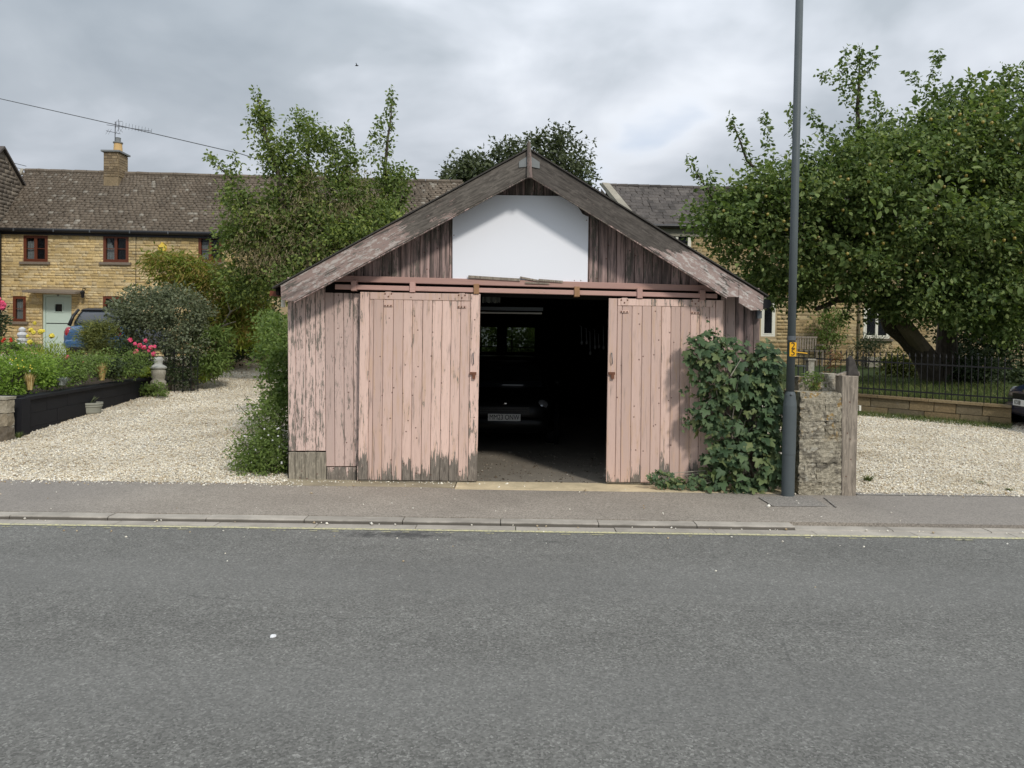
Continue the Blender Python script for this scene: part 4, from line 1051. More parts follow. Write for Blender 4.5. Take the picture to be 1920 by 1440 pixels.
def lay_stones(st, Y, root, m, proud=.014, gap=.008, nparts=300, vis=None, name='stone'):
    vis = vis or (lambda s: True)
    st = sorted(st, key=lambda s: -((s[1] - s[0]) * (s[3] - s[2]) * (1 if vis(s) else .001)))
    off = OFF[root.name]; base = []
    for k in range(5):
        me = mesh_np(name, ustones[k], UF); me.materials.append(M[m]); base.append(me)
    for s in st[:nparts]:
        o = bpy.data.objects.new(name, base[random.randrange(5)]); COL.objects.link(o); o.parent = root
        o.location = Vector(((s[0] + s[1]) / 2, Y, (s[2] + s[3]) / 2)) - off
        o.scale = (s[1] - s[0] - gap, proud * random.uniform(.3, 1.9), s[3] - s[2] - gap)
    rest = st[nparts:]
    if rest:
        R_ = np.array(rest); n = len(R_); Mx = np.zeros((n, 3, 3)); Mx[:, 0, 0] = R_[:, 1] - R_[:, 0] - gap; Mx[:, 1, 1] = proud * rng.uniform(.3, 1.9, n); Mx[:, 2, 2] = R_[:, 3] - R_[:, 2] - gap
        pos = np.stack([(R_[:, 0] + R_[:, 1]) / 2, np.full(n, Y), (R_[:, 2] + R_[:, 3]) / 2], 1) - np.array(off)
        V, F, T = inst(ustones[0], UF, Mx, pos, rng.random(n))
        tag(link('stonework', mesh_np('stonework', V, F, T), M[m], root), kind='stuff')
TV = [(-.5, 0, 0), (.5, 0, 0), (.5, 1, 0), (-.5, 1, 0), (-.5, 0, 1), (.5, 0, 1), (.5, 1, 1), (-.5, 1, 1)]
TF = [(4, 5, 6), (4, 6, 7), (0, 1, 5), (0, 5, 4), (0, 4, 7), (0, 7, 3), (1, 2, 6), (1, 6, 5)]
def tiles(root, el, er, rl, rr, rows, wid, m, nparts=0, sag=.0, visx=None, name='roof_tile'):
    """eaves left/right, ridge left/right corners; rows of overlapping tiles"""
    el, er, rl, rr = map(Vector, (el, er, rl, rr)); off = OFF[root.name]
    data = []
    for j in range(rows):
        t0 = j / rows; a = el.lerp(rl, t0); c = er.lerp(rr, t0); a2 = el.lerp(rl, min(1, (j + 1.0) / rows)); c2 = er.lerp(rr, min(1, (j + 1.0) / rows))
        L = (c - a).length; n = int(L / (wid * (1 - .35 * t0))); x = (c - a).normalized()
        for i in range(n):
            s0 = (i + .5 * (j % 2) + random.uniform(-.2, .2)) / n
            if s0 > 1: continue
            p0 = a.lerp(c, s0); p1 = a2.lerp(c2, s0); d_ = p1 - p0
            nn = x.cross(d_).normalized()
            w_ = L / n * random.uniform(.90, 1.0)
            data.append((p0 + nn * random.uniform(.0, .006), x * w_ * random.uniform(.92, 1.12), d_ * 1.2 - nn * .022, nn * random.uniform(.022, .028)))
    n = len(data); order = list(range(n))
    if nparts:
        order.sort(key=lambda i: (0 if (visx is None or visx(data[i][0])) else 1, -data[i][1].length))
    me = mesh_np(name, TV, TF); me.materials.append(M[m])
    for i in order[:nparts]:
        p0, x, d_, nn = data[i]; o = bpy.data.objects.new(name, me); COL.objects.link(o); o.parent = root
        Mm = Matrix((x, d_, nn)).transposed().to_4x4(); Mm.translation = p0 - off; o.matrix_local = Mm
    rest = order[nparts:]
    if not rest: return
    Mx = np.array([[[data[i][1 + c][r] for c in range(3)] for r in range(3)] for i in rest]); pos = np.array([data[i][0] - off for i in rest])
    V, F, T = inst(TV, TF, Mx, pos, rng.random(len(rest)))
    tag(link('roof_tiling', mesh_np('roof_tiling', V, F, T), M[m], root), kind='stuff')
def window(root, Y, a, c, frame_m, lights=2, bar=True, curtain=None, fw=.05, arch=0.0, sill=True, sill_m='stone_sill'):
    """casement between pixel corners a (top left) and c (bottom right) at depth Y"""
    p0 = P(*a, Y); p1 = P(*c, Y); x0, x1, z1, z0 = p0.x, p1.x, p0.z, p1.z; w = x1 - x0; h = z1 - z0
    mb = MB(); yf = Y + .03
    for x in (x0 + fw / 2, x1 - fw / 2): mb.box((x, yf, (z0 + z1) / 2), (fw, .06, h))
    mb.box(((x0 + x1) / 2, yf, z0 + fw / 2), (w - 2 * fw, .06, fw)); mb.box(((x0 + x1) / 2, yf, z1 - fw / 2), (w - 2 * fw, .06, fw))
    f = part('window', mb, M[frame_m], root)
    lw = (w - 2 * fw) / lights
    for i in range(lights):
        xa = x0 + fw + i * lw; xb = xa + lw; sf = .042
        mb = MB()
        for x in (xa + sf / 2 + .002, xb - sf / 2 - .002): mb.box((x, yf - .012, (z0 + z1) / 2), (sf, .05, h - 2 * fw - .004))
        for z in (z0 + fw + sf / 2 + .002, z1 - fw - sf / 2 - .002): mb.box(((xa + xb) / 2, yf - .012, z), (lw - 2 * sf - .004, .05, sf))
        if bar: mb.box(((xa + xb) / 2, yf - .005, (z0 + z1) / 2), (lw - 2 * sf - .004, .03, .02))
        part('sash', mb, M[frame_m], f)
        part('pane', MB().box(((xa + xb) / 2, yf + .016, (z0 + z1) / 2), (lw - .02, .006, h - 2 * fw)), M['glass_pane'], f)
        if curtain and curtain[i]:
            k0, k1 = curtain[i]; mb = MB(); nfold = 7
            xs_ = [lerp(xa + sf, xb - sf, t) for t in np.linspace(0, 1, nfold)]
            for j in range(nfold - 1):
                dz0 = (z1 - z0) * (k0 + (k1 - k0) * j / (nfold - 1))
                mb.add([(xs_[j], yf + .06 + .012 * (j % 2), z0 + fw), (xs_[j + 1], yf + .06 + .012 * ((j + 1) % 2), z0 + fw), (xs_[j + 1], yf + .06 + .012 * ((j + 1) % 2), z0 + dz0), (xs_[j], yf + .06 + .012 * (j % 2), z0 + dz0)], [(0, 1, 2, 3)])
            part('curtain', mb, M['curtain'], f)
    part('dark_room_panel', MB().box(((x0 + x1) / 2, Y + .30, (z0 + z1) / 2), (w, .02, h)), M['dark_timber'], f)  # dark panel behind the panes stands in for the unlit room
    if sill:
        part('window_sill', MB().box(((x0 + x1) / 2, Y + .0, z0 - .05), (w + .2, .16, .085)), M[sill_m], root)
    return (x0, x1, z0, z1)
m, b = mat('glass_pane'); M['glass_pane'] = m
gl = b.bsdf((.02, .022, .025), .05, spec=.6); tr = b.node('ShaderNodeBsdfTransparent', {0: (.8, .82, .82)}).outputs[0]
b.out(b.node('ShaderNodeMixShader', {0: .25, 1: tr, 2: gl}).outputs[0])

def wall_with_holes(x0, x1, z0, z1, y0, th, holes):
    mb = MB(); xs_ = sorted(set([x0, x1] + [h for o in holes for h in o[:2]])); zs_ = sorted(set([z0, z1] + [h for o in holes for h in o[2:]]))
    for i in range(len(xs_) - 1):
        for j in range(len(zs_) - 1):
            cx = (xs_[i] + xs_[i + 1]) / 2; cz = (zs_[j] + zs_[j + 1]) / 2
            if not any(o[0] < cx < o[1] and o[2] < cz < o[3] for o in holes):
                mb.box((cx, y0 + th / 2, cz), (xs_[i + 1] - xs_[i], th, zs_[j + 1] - zs_[j]))
    return mb
# ---- left cottage
YH = 24.5; ZH = 1.10
lh = thing('stone_cottage', 'honey stone cottage with brown windows, pale green door and a stone-tiled roof', 'house', (-10, YH, ZH))
holes = []
ops = [((44, 441), (89.5, 491)), ((193.5, 441), (241, 492)), ((372, 443), (416, 492)), ((24, 555), (48.5, 603)), ((193, 555), (232, 603))]
ops = [((a[0], a[1]), (c[0], c[1])) for a, c in ops]
for i, (a, c) in enumerate(ops):
    cur = {0: [(.80, .80), None], 1: [(.95, .35), None], 2: [(.8, .8), None], 3: [(.9, .9)], 4: [None, None]}[i]
    holes.append(window(lh, YH, a, c, 'brown_frame', 1 if i == 3 else 2, True, cur))
dx0, dx1, dzt = P(79, 560, YH).x, P(134, 560, YH).x, P(100, 552, YH).z
holes.append((dx0, dx1, ZH - .05, dzt))
zeave = P(200, 434, YH).z
XL = -17.56; XR = -1.6
part('wall', wall_with_holes(XL, XR, ZH - .3, zeave, YH, .35, holes), M['cotswold_mortar'], lh)
arch = []
st = coursed(XL + .02, -8.2, ZH - .2, zeave - .05, (.075, .125), (.10, .34), [(h[0] - .0, h[1] + .0, h[2] - (.10 if i < 5 else 0), h[3] + .16) for i, h in enumerate(holes)])
lay_stones(st, YH, lh, 'cotswold', .012, .008, 260, lambda s: s[2] > 1.9 and s[0] < -9.3)
# voussoirs over each opening
for i, h in enumerate(holes[:5]):
    n = max(5, int((h[1] - h[0] + .16) / .085)); me = None
    for k in range(n):
        xk = lerp(h[0] - .06, h[1] + .06, (k + .5) / n); tilt = (k + .5) / n - .5
        mb = MB(); Mt = Matrix.Rotation(tilt * .35, 3, 'Y')
        mb.box((xk, YH - .002, h[3] + .075 - tilt * tilt * .04), ((h[1] - h[0] + .12) / n - .01, .04, .145), Mt)
        part('arch_stone', mb, M['cotswold'], lh)
# front door, canopy
mb = MB(); fw = .07
for x in (dx0 + fw / 2, dx1 - fw / 2): mb.box((x, YH + .1, (ZH + dzt) / 2), (fw, .08, dzt - ZH))
mb.box(((dx0 + dx1) / 2, YH + .1, dzt - fw / 2), (dx1 - dx0 - 2 * fw, .08, fw))
dr = part('door', mb, M['door_green'], lh)
wx0, wx1, wz0, wz1 = P(102, 0, YH).x, P(116, 0, YH).x, P(109, 584, YH).z, P(109, 570, YH).z
zm = P(100, 606, YH).z; DX0 = dx0 + fw + .01; DX1 = dx1 - fw - .01
mb = MB(); mb.box(((DX0 + DX1) / 2, YH + .11, (zm - .02 + ZH) / 2), (DX1 - DX0, .05, zm - .02 - ZH)); part('door_leaf', mb, M['door_green'], dr, 'lower half of the stable door')
part('door_leaf', wall_with_holes(DX0, DX1, zm + .012, dzt - fw - .01, YH + .085, .05, [(wx0, wx1, wz0, wz1)]), M['door_green'], dr, 'upper half of the stable door with a small window')
part('door_shadow_gap', MB().box(((DX0 + DX1) / 2, YH + .155, (ZH + dzt) / 2), (DX1 - DX0 + .1, .01, dzt - ZH)), M['dark_timber'], dr)
part('door_window', MB().box(((wx0 + wx1) / 2, YH + .12, (wz0 + wz1) / 2), (wx1 - wx0, .006, wz1 - wz0)), M['glass_dark'], dr)
mb = MB()
for s_ in (-1, 1): mb.box(((wx0 + wx1) / 2 + s_ * (wx1 - wx0 + .03) / 2, YH + .075, (wz0 + wz1) / 2), (.03, .02, wz1 - wz0 + .06)); mb.box(((wx0 + wx1) / 2, YH + .075, (wz0 + wz1) / 2 + s_ * (wz1 - wz0 + .03) / 2), (wx1 - wx0, .02, .03))
part('door_window_trim', mb, M['door_green'], dr)
q = P(107, 553, YH); part('door_knocker', MB().lathe((q.x, YH + .05, q.z), [(.03, -.01), (.045, .0), (.03, .01)], 10, 'Y'), M['steel_grey'], dr)
q0_, q1_ = P(47, 545, YH - .4), P(146, 548, YH - .4)
mb = MB(); mb.add([(q0_.x, YH - .55, q0_.z - .07), (q1_.x, YH - .55, q1_.z - .07), (q1_.x, YH, q1_.z + .02), (q0_.x, YH, q0_.z + .02), (q0_.x, YH - .55, q0_.z), (q1_.x, YH - .55, q1_.z), (q1_.x, YH, q1_.z + .10), (q0_.x, YH, q0_.z + .10)], [(3, 2, 1, 0), (4, 5, 6, 7), (0, 1, 5, 4), (1, 2, 6, 5), (3, 0, 4, 7)])
part('door_canopy', mb, M['stone_sill'], lh)
# roof
RY = 26.2
zeL = P(0, 428, YH - .1).z; zeR = P(440, 437.5, YH - .1).z
ext = lambda X, Xa, Za, Xb, Zb: Za + (Zb - Za) * (X - Xa) / (Xb - Xa)
xa_, xb_ = P(0, 428, YH - .1).x, P(440, 437, YH - .1).x
r0 = P(48, 320, RY); r1 = P(420, 331, RY); r2 = P(868, 342, RY + .4)
eL = Vector((XL - .05, YH - .12, ext(XL, xa_, zeL, xb_, zeR))); eM = Vector((P(430, 437, YH - .12).x, YH - .12, zeR)); eR = Vector((XR, YH - .12, zeR + .10))
tiles(lh, eL, eM, r0, r1, 24, .19, 'stone_tile')
tiles(lh, eM, eR, r1, r2, 24, .21, 'stone_tile')
mb = MB()
for a, c, d_, e_ in ((eL, eM, r1, r0), (eM, eR, r2, r1)):
    dn = Vector((0, .0, -.025)); mb.add([a + dn, c + dn, d_ + dn, e_ + dn], [(0, 1, 2, 3)])
    mb.add([e_ + dn, d_ + dn, d_ + Vector((0, 1.9, -2.5)), e_ + Vector((0, 1.9, -2.5))], [(0, 1, 2, 3)])
part('roof_deck', mb, M['stone_tile'], lh)
for a, c in ((r0, r1), (r1, r2)):
    n = int((c - a).length / .45)
    for k in range(n):
        p0 = a.lerp(c, k / n); p1 = a.lerp(c, (k + .96) / n); p0 = p0 + Vector((0, 0, random.uniform(-.01, .015)))
        mb = MB(); mb.tube([p0, p1 + Vector((0, 0, random.uniform(-.01, .01)))], .085, 8); part('ridge_tile', mb, M['stone_tile'], lh)
# gutter and brackets
mb = MB(); mb.tube([eL + Vector((-.1, -.08, -.05)), eM + Vector((0, -.08, -.05)), eR + Vector((0, -.08, -.05))], .065, 10); part('gutter', mb, M['black_plastic'], lh)
mb = MB(); mb.bar(eL + Vector((0, .05, -.12)), eM + Vector((0, .05, -.12)), .02, .14); mb.bar(eM + Vector((0, .05, -.12)), eR + Vector((0, .05, -.12)), .02, .14); part('fascia', mb, M['black_plastic'], lh)
for px_ in (25, 100, 168, 243, 315):
    q = P(px_, 430 + px_ * .02, YH - .28); part('gutter_bracket', MB().box(q, (.03, .03, .09)), M['steel_grey'], lh)
mb = MB(); q = P(3, 440, YH - .12); mb.tube([(XL + .06, YH - .1, eL.z - .1), (XL + .06, YH - .1, ZH)], .045, 10); part('downpipe', mb, M['black_plastic'], lh)
mb = MB(); q = P(255, 440, YH - .04); mb.tube([q, (q.x, YH - .04, ZH + .8)], .010, 6); part('wall_cable', mb, M['black_plastic'], lh)
# chimney
c0 = P(194.5, 325, 25.75); c1 = P(222, 325, 25.75); zt_ = P(208, 285, 25.75).z
mb = MB(); mb.box(((c0.x + c1.x) / 2, 26.05, (c0.z - .5 + zt_) / 2), (c1.x - c0.x, .6, zt_ - c0.z + .5)); chm = part('chimney', mb, M['chimney_stone'], lh)
z = c0.z - .1
while z < zt_ - .05:
    h = random.uniform(.07, .11); x = c0.x
    while x < c1.x - .02:
        w = min(random.uniform(.12, .26), c1.x - x); part('chimney_stone', MB().box((x + w / 2, 25.745, z + h / 2), (w - .012, .03, h - .012)), M['chimney_stone'], chm); x += w
    y = 25.76
    while y < 26.33:
        w = min(random.uniform(.14, .28), 26.35 - y); part('chimney_stone', MB().box((c1.x + .005, y + w / 2, z + h / 2), (.03, w - .012, h - .012)), M['chimney_stone'], chm); y += w
    z += h
mb = MB(); mb.box(((c0.x + c1.x) / 2, 26.05, zt_ + .03), (c1.x - c0.x + .14, .76, .06)); part('chimney_cap', mb, M['lead'], chm)
mb = MB(); mb.lathe(((c0.x + c1.x) / 2 + .08, 26.05, zt_ + .06), [(.155, 0), (.135, .30), (.13, .33)], 16); part('chimney_pot', mb, M['pot_clay'], chm)
mb = MB(); mb.lathe(((c0.x + c1.x) / 2 + .08, 26.05, zt_ + .39), [(.165, 0), (.165, .04), (.09, .05), (.09, .18), (.10, .2)], 12); part('chimney_cowl', mb, M['lead'], chm)
# alarm box, wall lantern
q = P(304, 465, YH - .06); mb = MB(); mb.lathe(q, [(.125, -.05), (.14, -.02), (.14, .06)], 20, 'Y'); mb.prism_y([(q.x - .04, q.z + .12), (q.x + .04, q.z + .12), (q.x + .02, q.z + .19), (q.x - .02, q.z + .19)], YH - .1, .09, .003)
ab = single('alarm_box', mb, M['alarm_yellow'], 'round yellow alarm box on the cottage wall between the upper windows', 'alarm', q)
mb = MB(); mb.box((q.x, q.y - .055, q.z), (.13, .006, .03)); o = part('alarm_strip', mb, M['text_black'], ab)
q = P(155, 552, YH - .2); wl = thing('wall_lantern', 'dark wall lantern on the cottage wall right of the door canopy', 'lantern', q)
part('bracket', MB().tube([q + Vector((-.02, .2, .2)), q + Vector((-.02, .05, .22)), q + Vector((0, 0, .12))], .014, 6), M['iron'], wl)
part('lantern_head', MB().lathe(q, [(.04, -.12), (.075, .06), (.09, .07), (.02, .14)], 6), M['iron'], wl)
# tv aerial
q = P(213, 255, 26.05); ta = thing('tv_aerial', 'television aerials on a pole above the cottage chimney', 'aerial', (q.x, q.y, zt_ + .1))
zp = P(213, 228, 26.05).z
part('mast', MB().tube([(q.x - .1, 26.3, zt_ - .3), (q.x - .05, 26.25, zp + .06)], .016, 6), M['aerial'], ta)
a = P(203, 240, 26.2); c = P(284, 246, 26.2); a = P(218, 233, 26.2)
mb = MB(); mb.tube([P(200, 234, 26.2), c], .010, 5)
for k in range(12):
    t = k / 11; p_ = a.lerp(c, t); h_ = lerp(.13, .09, t); mb.tube([p_ + Vector((-.01, 0, -h_)), p_ + Vector((.01, 0, h_))], .006, 4)
for dz in (-.1, .1): mb.tube([P(225, 235, 26.2) + Vector((0, -.18, dz)), P(225, 235, 26.2) + Vector((0, .18, dz * 2))], .007, 4); mb.tube([P(222, 235, 26.2) + Vector((0, 0, -.22)), P(222, 235, 26.2) + Vector((0, 0, .22))], .008, 4)
part('boom', mb, M['aerial'], ta)
mb = MB(); mb.tube([P(199, 245, 26.2), P(226, 251, 26.2)], .009, 5)
for px_ in (201, 206, 219, 225): mb.tube([P(px_, 246, 26.2) + Vector((0, -.1, -.14)), P(px_, 246, 26.2) + Vector((0, .1, .1))], .006, 4)
part('boom', mb, M['aerial'], ta)

# ---- neighbour gable on the far left
nb = thing('neighbour_house', 'taller stone house whose gable slope shows at the left edge above the cottage roof', 'house', (-20.5, 24.6, 1.1))
pk = P(2, 277, 24.6); ZP = pk.z; XN = XL - .03
mb = MB(); n_ = 3.4
mb.add([(XN, 24.6 - n_, 1.0), (XN, 24.6 + n_, 1.0), (XN, 24.6 + n_, ZP - n_ * .98), (XN, 24.6, ZP), (XN, 24.6 - n_, ZP - n_ * .98), (XN - 6, 24.6 - n_, 1.0), (XN - 6, 24.6 + n_, 1.0), (XN - 6, 24.6 + n_, ZP - n_ * .98), (XN - 6, 24.6, ZP), (XN - 6, 24.6 - n_, ZP - n_ * .98)],
       [(0, 1, 2, 3, 4), (9, 8, 7, 6, 5), (0, 4, 9, 5), (1, 6, 7, 2)])
part('wall', mb, M['neighbour_stone'], nb)
mb = MB()
for s_ in (-1, 1):
    mb.add([(XN + .12, 24.6, ZP + .06), (XN + .12, 24.6 + s_ * (n_ + .3), ZP + .06 - (n_ + .3) * .98), (XN - 6.1, 24.6 + s_ * (n_ + .3), ZP + .06 - (n_ + .3) * .98), (XN - 6.1, 24.6, ZP + .06),
            (XN + .12, 24.6, ZP - .02), (XN + .12, 24.6 + s_ * (n_ + .3), ZP - .02 - (n_ + .3) * .98)], [(0, 1, 2, 3), (0, 4, 5, 1)])
part('roof', mb, M['slate_tile'], nb)
nst = []; z = 3.0
while z < ZP - .1:
    h = random.uniform(.10, .17); y = 24.6 - (ZP - z) / .98 + .05; ye = 24.6 + (ZP - z - h) / .98 - .05
    while y < ye:
        w = random.uniform(.16, .45); nst.append((y, min(y + w, ye), z, z + h)); y += w
    z += h
nst = [q for q in nst if q[1] - q[0] > .05]; R_ = np.array(nst); n = len(R_); Mx = np.zeros((n, 3, 3)); Mx[:, 1, 0] = R_[:, 1] - R_[:, 0] - .015; Mx[:, 0, 1] = -.02 * rng.uniform(.3, 1.8, n); Mx[:, 2, 2] = R_[:, 3] - R_[:, 2] - .015
V, F, T = inst(ustones[0], UF, Mx, np.stack([np.full(n, XN), (R_[:, 0] + R_[:, 1]) / 2, (R_[:, 2] + R_[:, 3]) / 2], 1) - np.array(OFF[nb.name]), rng.random(n))
tag(link('stonework', mesh_np('stonework', V, F, T), M['neighbour_stone'], nb), kind='stuff')
# pale flashing where the cottage roof meets the gable
mb = MB(); mb.bar(eL + Vector((.02, .0, .06)), r0 + Vector((-.12, 0, .06)), .10, .05); part('roof_flashing', mb, M['statue_stone'], lh)

# ---- right house
YT = 26.0; ZT = 1.10
rh = thing('stone_house', 'stone house with white windows and dark slate roof behind the big tree', 'house', (9, YT, ZT))
hw = []
for a, c, n in (((1243, 437), (1295.5, 467), 2), ((1428, 556), (1453, 631), 1), ((1620, 575), (1668, 635), 2), ((1410, 556), (1424, 631), 1)):
    hw.append(window(rh, YT, a, c, 'white_frame', n, False, None, .07, sill=(c[0] == 1668)))
xl_ = P(1192, 500, YT).x; xr_ = P(2300, 500, YT).x; ze_ = P(1260, 427, YT).z
part('wall', wall_with_holes(xl_, xr_, ZT - .3, ze_, YT, .35, hw), M['cotswold_mortar'], rh)
st = coursed(xl_ + .02, P(1760, 0, YT).x, ZT, ze_ - .32, (.10, .16), (.16, .46), [(h[0] - .05, h[1] + .05, h[2] - .12, h[3] + .12) for h in hw])
lay_stones(st, YT, rh, 'right_stone', .016, .012, 260, lambda s: (P(1250, 0, YT).x < s[0] < P(1400, 0, YT).x and s[2] > 3.5) or (s[0] > P(1490, 0, YT).x and s[2] < 2.8))
part('eaves_band', MB().box(((xl_ + xr_) / 2, YT - .01, ze_ - .17), (xr_ - xl_ - .02, .06, .28)), M['statue_stone'], rh)
for h in hw: part('lintel', MB().box(((h[0] + h[1]) / 2, YT - .005, h[3] + .07), (h[1] - h[0] + .3, .05, .12)), M['right_stone'], rh)
re_l = P(1194, 421, YT - .15); re_m = P(1310, 425.5, YT - .15); re_r = Vector((xr_, YT - .15, re_m.z + .1))
rr_l = P(1137, 348, 28.3); rr_m = P(1300, 352.5, 28.3); rr_r = Vector((xr_, 28.3, rr_m.z + .1))
tiles(rh, re_l, re_m, rr_l, rr_m, 13, .27, 'slate_tile', 200, visx=lambda p: True)
tiles(rh, re_m, re_r, rr_m, rr_r, 13, .36, 'slate_tile')
mb = MB(); dn = Vector((0, 0, -.02))
for a, c, d_, e_ in ((re_l, re_m, rr_m, rr_l), (re_m, re_r, rr_r, rr_m)):
    mb.add([v + dn for v in (a, c, d_, e_)], [(0, 1, 2, 3)]); mb.add([e_ + dn, d_ + dn, d_ + Vector((0, 2.4, -2.4)), e_ + Vector((0, 2.4, -2.4))], [(0, 1, 2, 3)])
part('roof_deck', mb, M['slate_tile'], rh)
mb = MB(); mb.bar(rr_l + Vector((-.05, 0, .04)), re_l + Vector((-.02, 0, .05)), .32, .16); part('gable_coping', mb, M['statue_stone'], rh)
mb = MB(); a = rr_l + Vector((-.2, .05, -.1)); mb.add([a, re_l + Vector((-.2, 0, -.1)), (re_l.x - .2, re_l.y, ZT), (rr_l.x - .2, rr_l.y, ZT), (rr_l.x - .2, rr_l.y + 2.2, ZT), (rr_l.x - .2, rr_l.y + 2.2, re_l.z)], [(0, 1, 2, 3), (0, 3, 4, 5)]); part('gable_wall', mb, M['neighbour_stone'], rh)
n = int((rr_m - rr_l).length / .42)
for k in range(n):
    mb = MB(); p0 = rr_l.lerp(rr_m, k / n); p1 = rr_l.lerp(rr_m, (k + .95) / n); mb.tube([p0, p1], [.085, .095], 8); part('ridge_tile', mb, M['slate_tile'], rh)
mb = MB(); mb.tube([rr_m, rr_r], .085, 8); part('ridge_run', mb, M['slate_tile'], rh)
mb = MB(); mb.tube([re_l + Vector((0, -.07, -.05)), re_r + Vector((0, -.07, -.05))], .065, 10); part('gutter', mb, M['black_plastic'], rh)
q = P(1612, 560, YT - .06); part('downpipe', MB().tube([(q.x, YT - .06, ze_), (q.x, YT - .06, ZT)], .045, 8), M['dwarf_stone'], rh)
# bench against the right house
q = P(1512, 655, 24.9); bn = thing('garden_bench', 'weathered wooden slatted garden bench against the stone house wall', 'bench', (q.x, 24.9, ZT))
x0_, x1_ = P(1480, 640, 24.9).x, P(1533, 640, 24.9).x; zt_ = P(1500, 632, 24.9).z; zs_ = P(1500, 656, 24.9).z
for k in range(11):
    x = lerp(x0_ + .05, x1_ - .05, k / 10); part('slat', MB().box((x, 24.95, (zt_ + zs_) / 2), (.05, .02, zt_ - zs_ - .05)), M['grey_wood'], bn)
part('top_rail', MB().box(((x0_ + x1_) / 2, 24.95, zt_), (x1_ - x0_, .04, .06)), M['grey_wood'], bn)
part('seat', MB().box(((x0_ + x1_) / 2, 24.7, zs_ - .03), (x1_ - x0_, .5, .04)), M['grey_wood'], bn)
for x in (x0_, x1_ + .0):
    for y in (24.5, 24.97): part('leg', MB().box((x, y, (ZT + zs_) / 2), (.06, .06, zs_ - ZT)), M['grey_wood'], bn)
xq = P(1546, 655, 24.4); 
for x in (x1_,): part('arm', MB().box((x, 24.72, zs_ + .18), (.06, .5, .04)), M['grey_wood'], bn)

# ================================================================== LEFT GARDEN
# black painted retaining wall
bw = thing('retaining_wall', 'low black painted retaining wall holding up the flower bed beside the gravel drive', 'wall', (-7.8, 13, gz(11)))
A0 = GS(45, 815); A1 = GS(290, 737); zt0 = P(45, 745, A0.y).z; zt1 = P(290, 706, A1.y).z
n = 8
for c in range(3):
    for k in range(n + (c % 2)):
        t0 = max(0, (k - .5 * (c % 2)) / n); t1 = min(1, (k + 1 - .5 * (c % 2)) / n)
        a = A0.lerp(A1, t0); e = A0.lerp(A1, t1); za = lerp(zt0, zt1, t0); ze = lerp(zt0, zt1, t1)
        H0 = za - .66; 
        p0 = Vector((a.x - .1, a.y, za - .05 - .22 * (2 - c) - .11)); p1 = Vector((e.x - .1, e.y, ze - .05 - .22 * (2 - c) - .11))
        d_ = (p1 - p0).normalized() * .003
        part('block', MB().bar(p0 + d_, p1 - d_, .2 + random.uniform(-.006, .006), .216), M['black_render'], bw)
mb = MB(); mb.bar(Vector((A0.x - .09, A0.y - .02, zt0 - .025)), Vector((A1.x - .09, A1.y, zt1 - .025)), .25, .05); part('coping', mb, M['black_render'], bw)
mb = MB(); mb.box((A0.x - .06, A0.y - .06, zt0 / 2 - .02), (.26, .2, zt0 + .02)); part('end_pier', mb, M['black_render'], bw)
mb = MB(); mb.box((A0.x - .75, A0.y + .06, zt0 - .28), (1.35, .2, .6)); mb.box((A0.x - .72, A0.y + .02, zt0 - .0), (1.3, .26, .04)); part('return_wall', mb, M['black_render'], bw)
mb = MB(); mb.add([(A0.x - .1, A0.y + .1, zt0 - .06), (A1.x - .1, A1.y, zt1 - .05), (A1.x - .3, 17.8, 1.12), (-9.5, 18.2, 1.14), (-22, 18.2, 1.14), (-22, A0.y + .1, zt0 - .05)], [(0, 1, 2, 3, 4, 5)]); struct('flower_bed', mb, M['soil'])
mb = MB(); mb.box((-15.2, 21.5, .9), (12.8, 6.4, .5)); struct('parking_pad', mb, M['gravel_bed'])
# far left stone pier
q = GS(12, 828); sp_ = thing('stone_pier', 'rough stone garden pier at the left edge in front of the black wall', 'pier', (q.x, q.y, gz(q.y)))
zt_ = P(12, 744, q.y).z; zg = gz(q.y); x0_ = P(-60, 800, q.y).x; x1_ = P(14, 800, q.y).x
for z0, z1, cuts in ((zg - .03, zg + .22, [0, .5, 1]), (zg + .22, zg + .42, [0, .7, 1]), (zg + .42, zt_ - .04, [0, .45, 1])):
    for a, c in zip(cuts[:-1], cuts[1:]): part('stone', rough_block(lerp(x0_, x1_, a), lerp(x0_, x1_, c) - .006, z0, z1 - .006, q.y, q.y + .16, .012, (4, 2, 3)), M['grey_stone'], sp_)
part('cap_stone', rough_block(x0_ - .02, x1_ + .01, zt_ - .045, zt_, q.y - .02, q.y + .18, .005, (5, 3, 1)), M['statue_stone'], sp_)
# pot on the gravel
q = GS(168, 775); pt = thing('plant_pot', 'round pale stoneware planter on the gravel against the black wall', 'planter', (q.x, q.y, q.z))
k = MPX(q.y); mb = MB(); mb.lathe((q.x, q.y, q.z), [(.16, -.01), (.185, .02), (.20, .12), (.215, .13), (.215, .15), (.205, .155), (.22, .17), (.22, .205), (.195, .205), (.19, .17)], 24); part('pot', mb, M['planter'], pt)
mb = MB()
for k in range(9):
    a = random.uniform(0, 2 * pi); l = random.uniform(.12, .24); c = Vector((q.x + random.uniform(-.06, .06), q.y + random.uniform(-.06, .06), q.z + .2)); d_ = Vector((math.cos(a) * .7, math.sin(a) * .7, .8)).normalized(); s_ = d_.cross(Vector((0, 0, 1))).normalized()
    mb.add([c - s_ * .012, c + s_ * .012, c + d_ * l * .6 + s_ * .02, c + d_ * l - Vector((0, 0, .03)), c + d_ * l * .6 - s_ * .02], [(0, 1, 2, 3, 4)], random.random())
part('leaf', mb, M['leaf_grey'], pt)
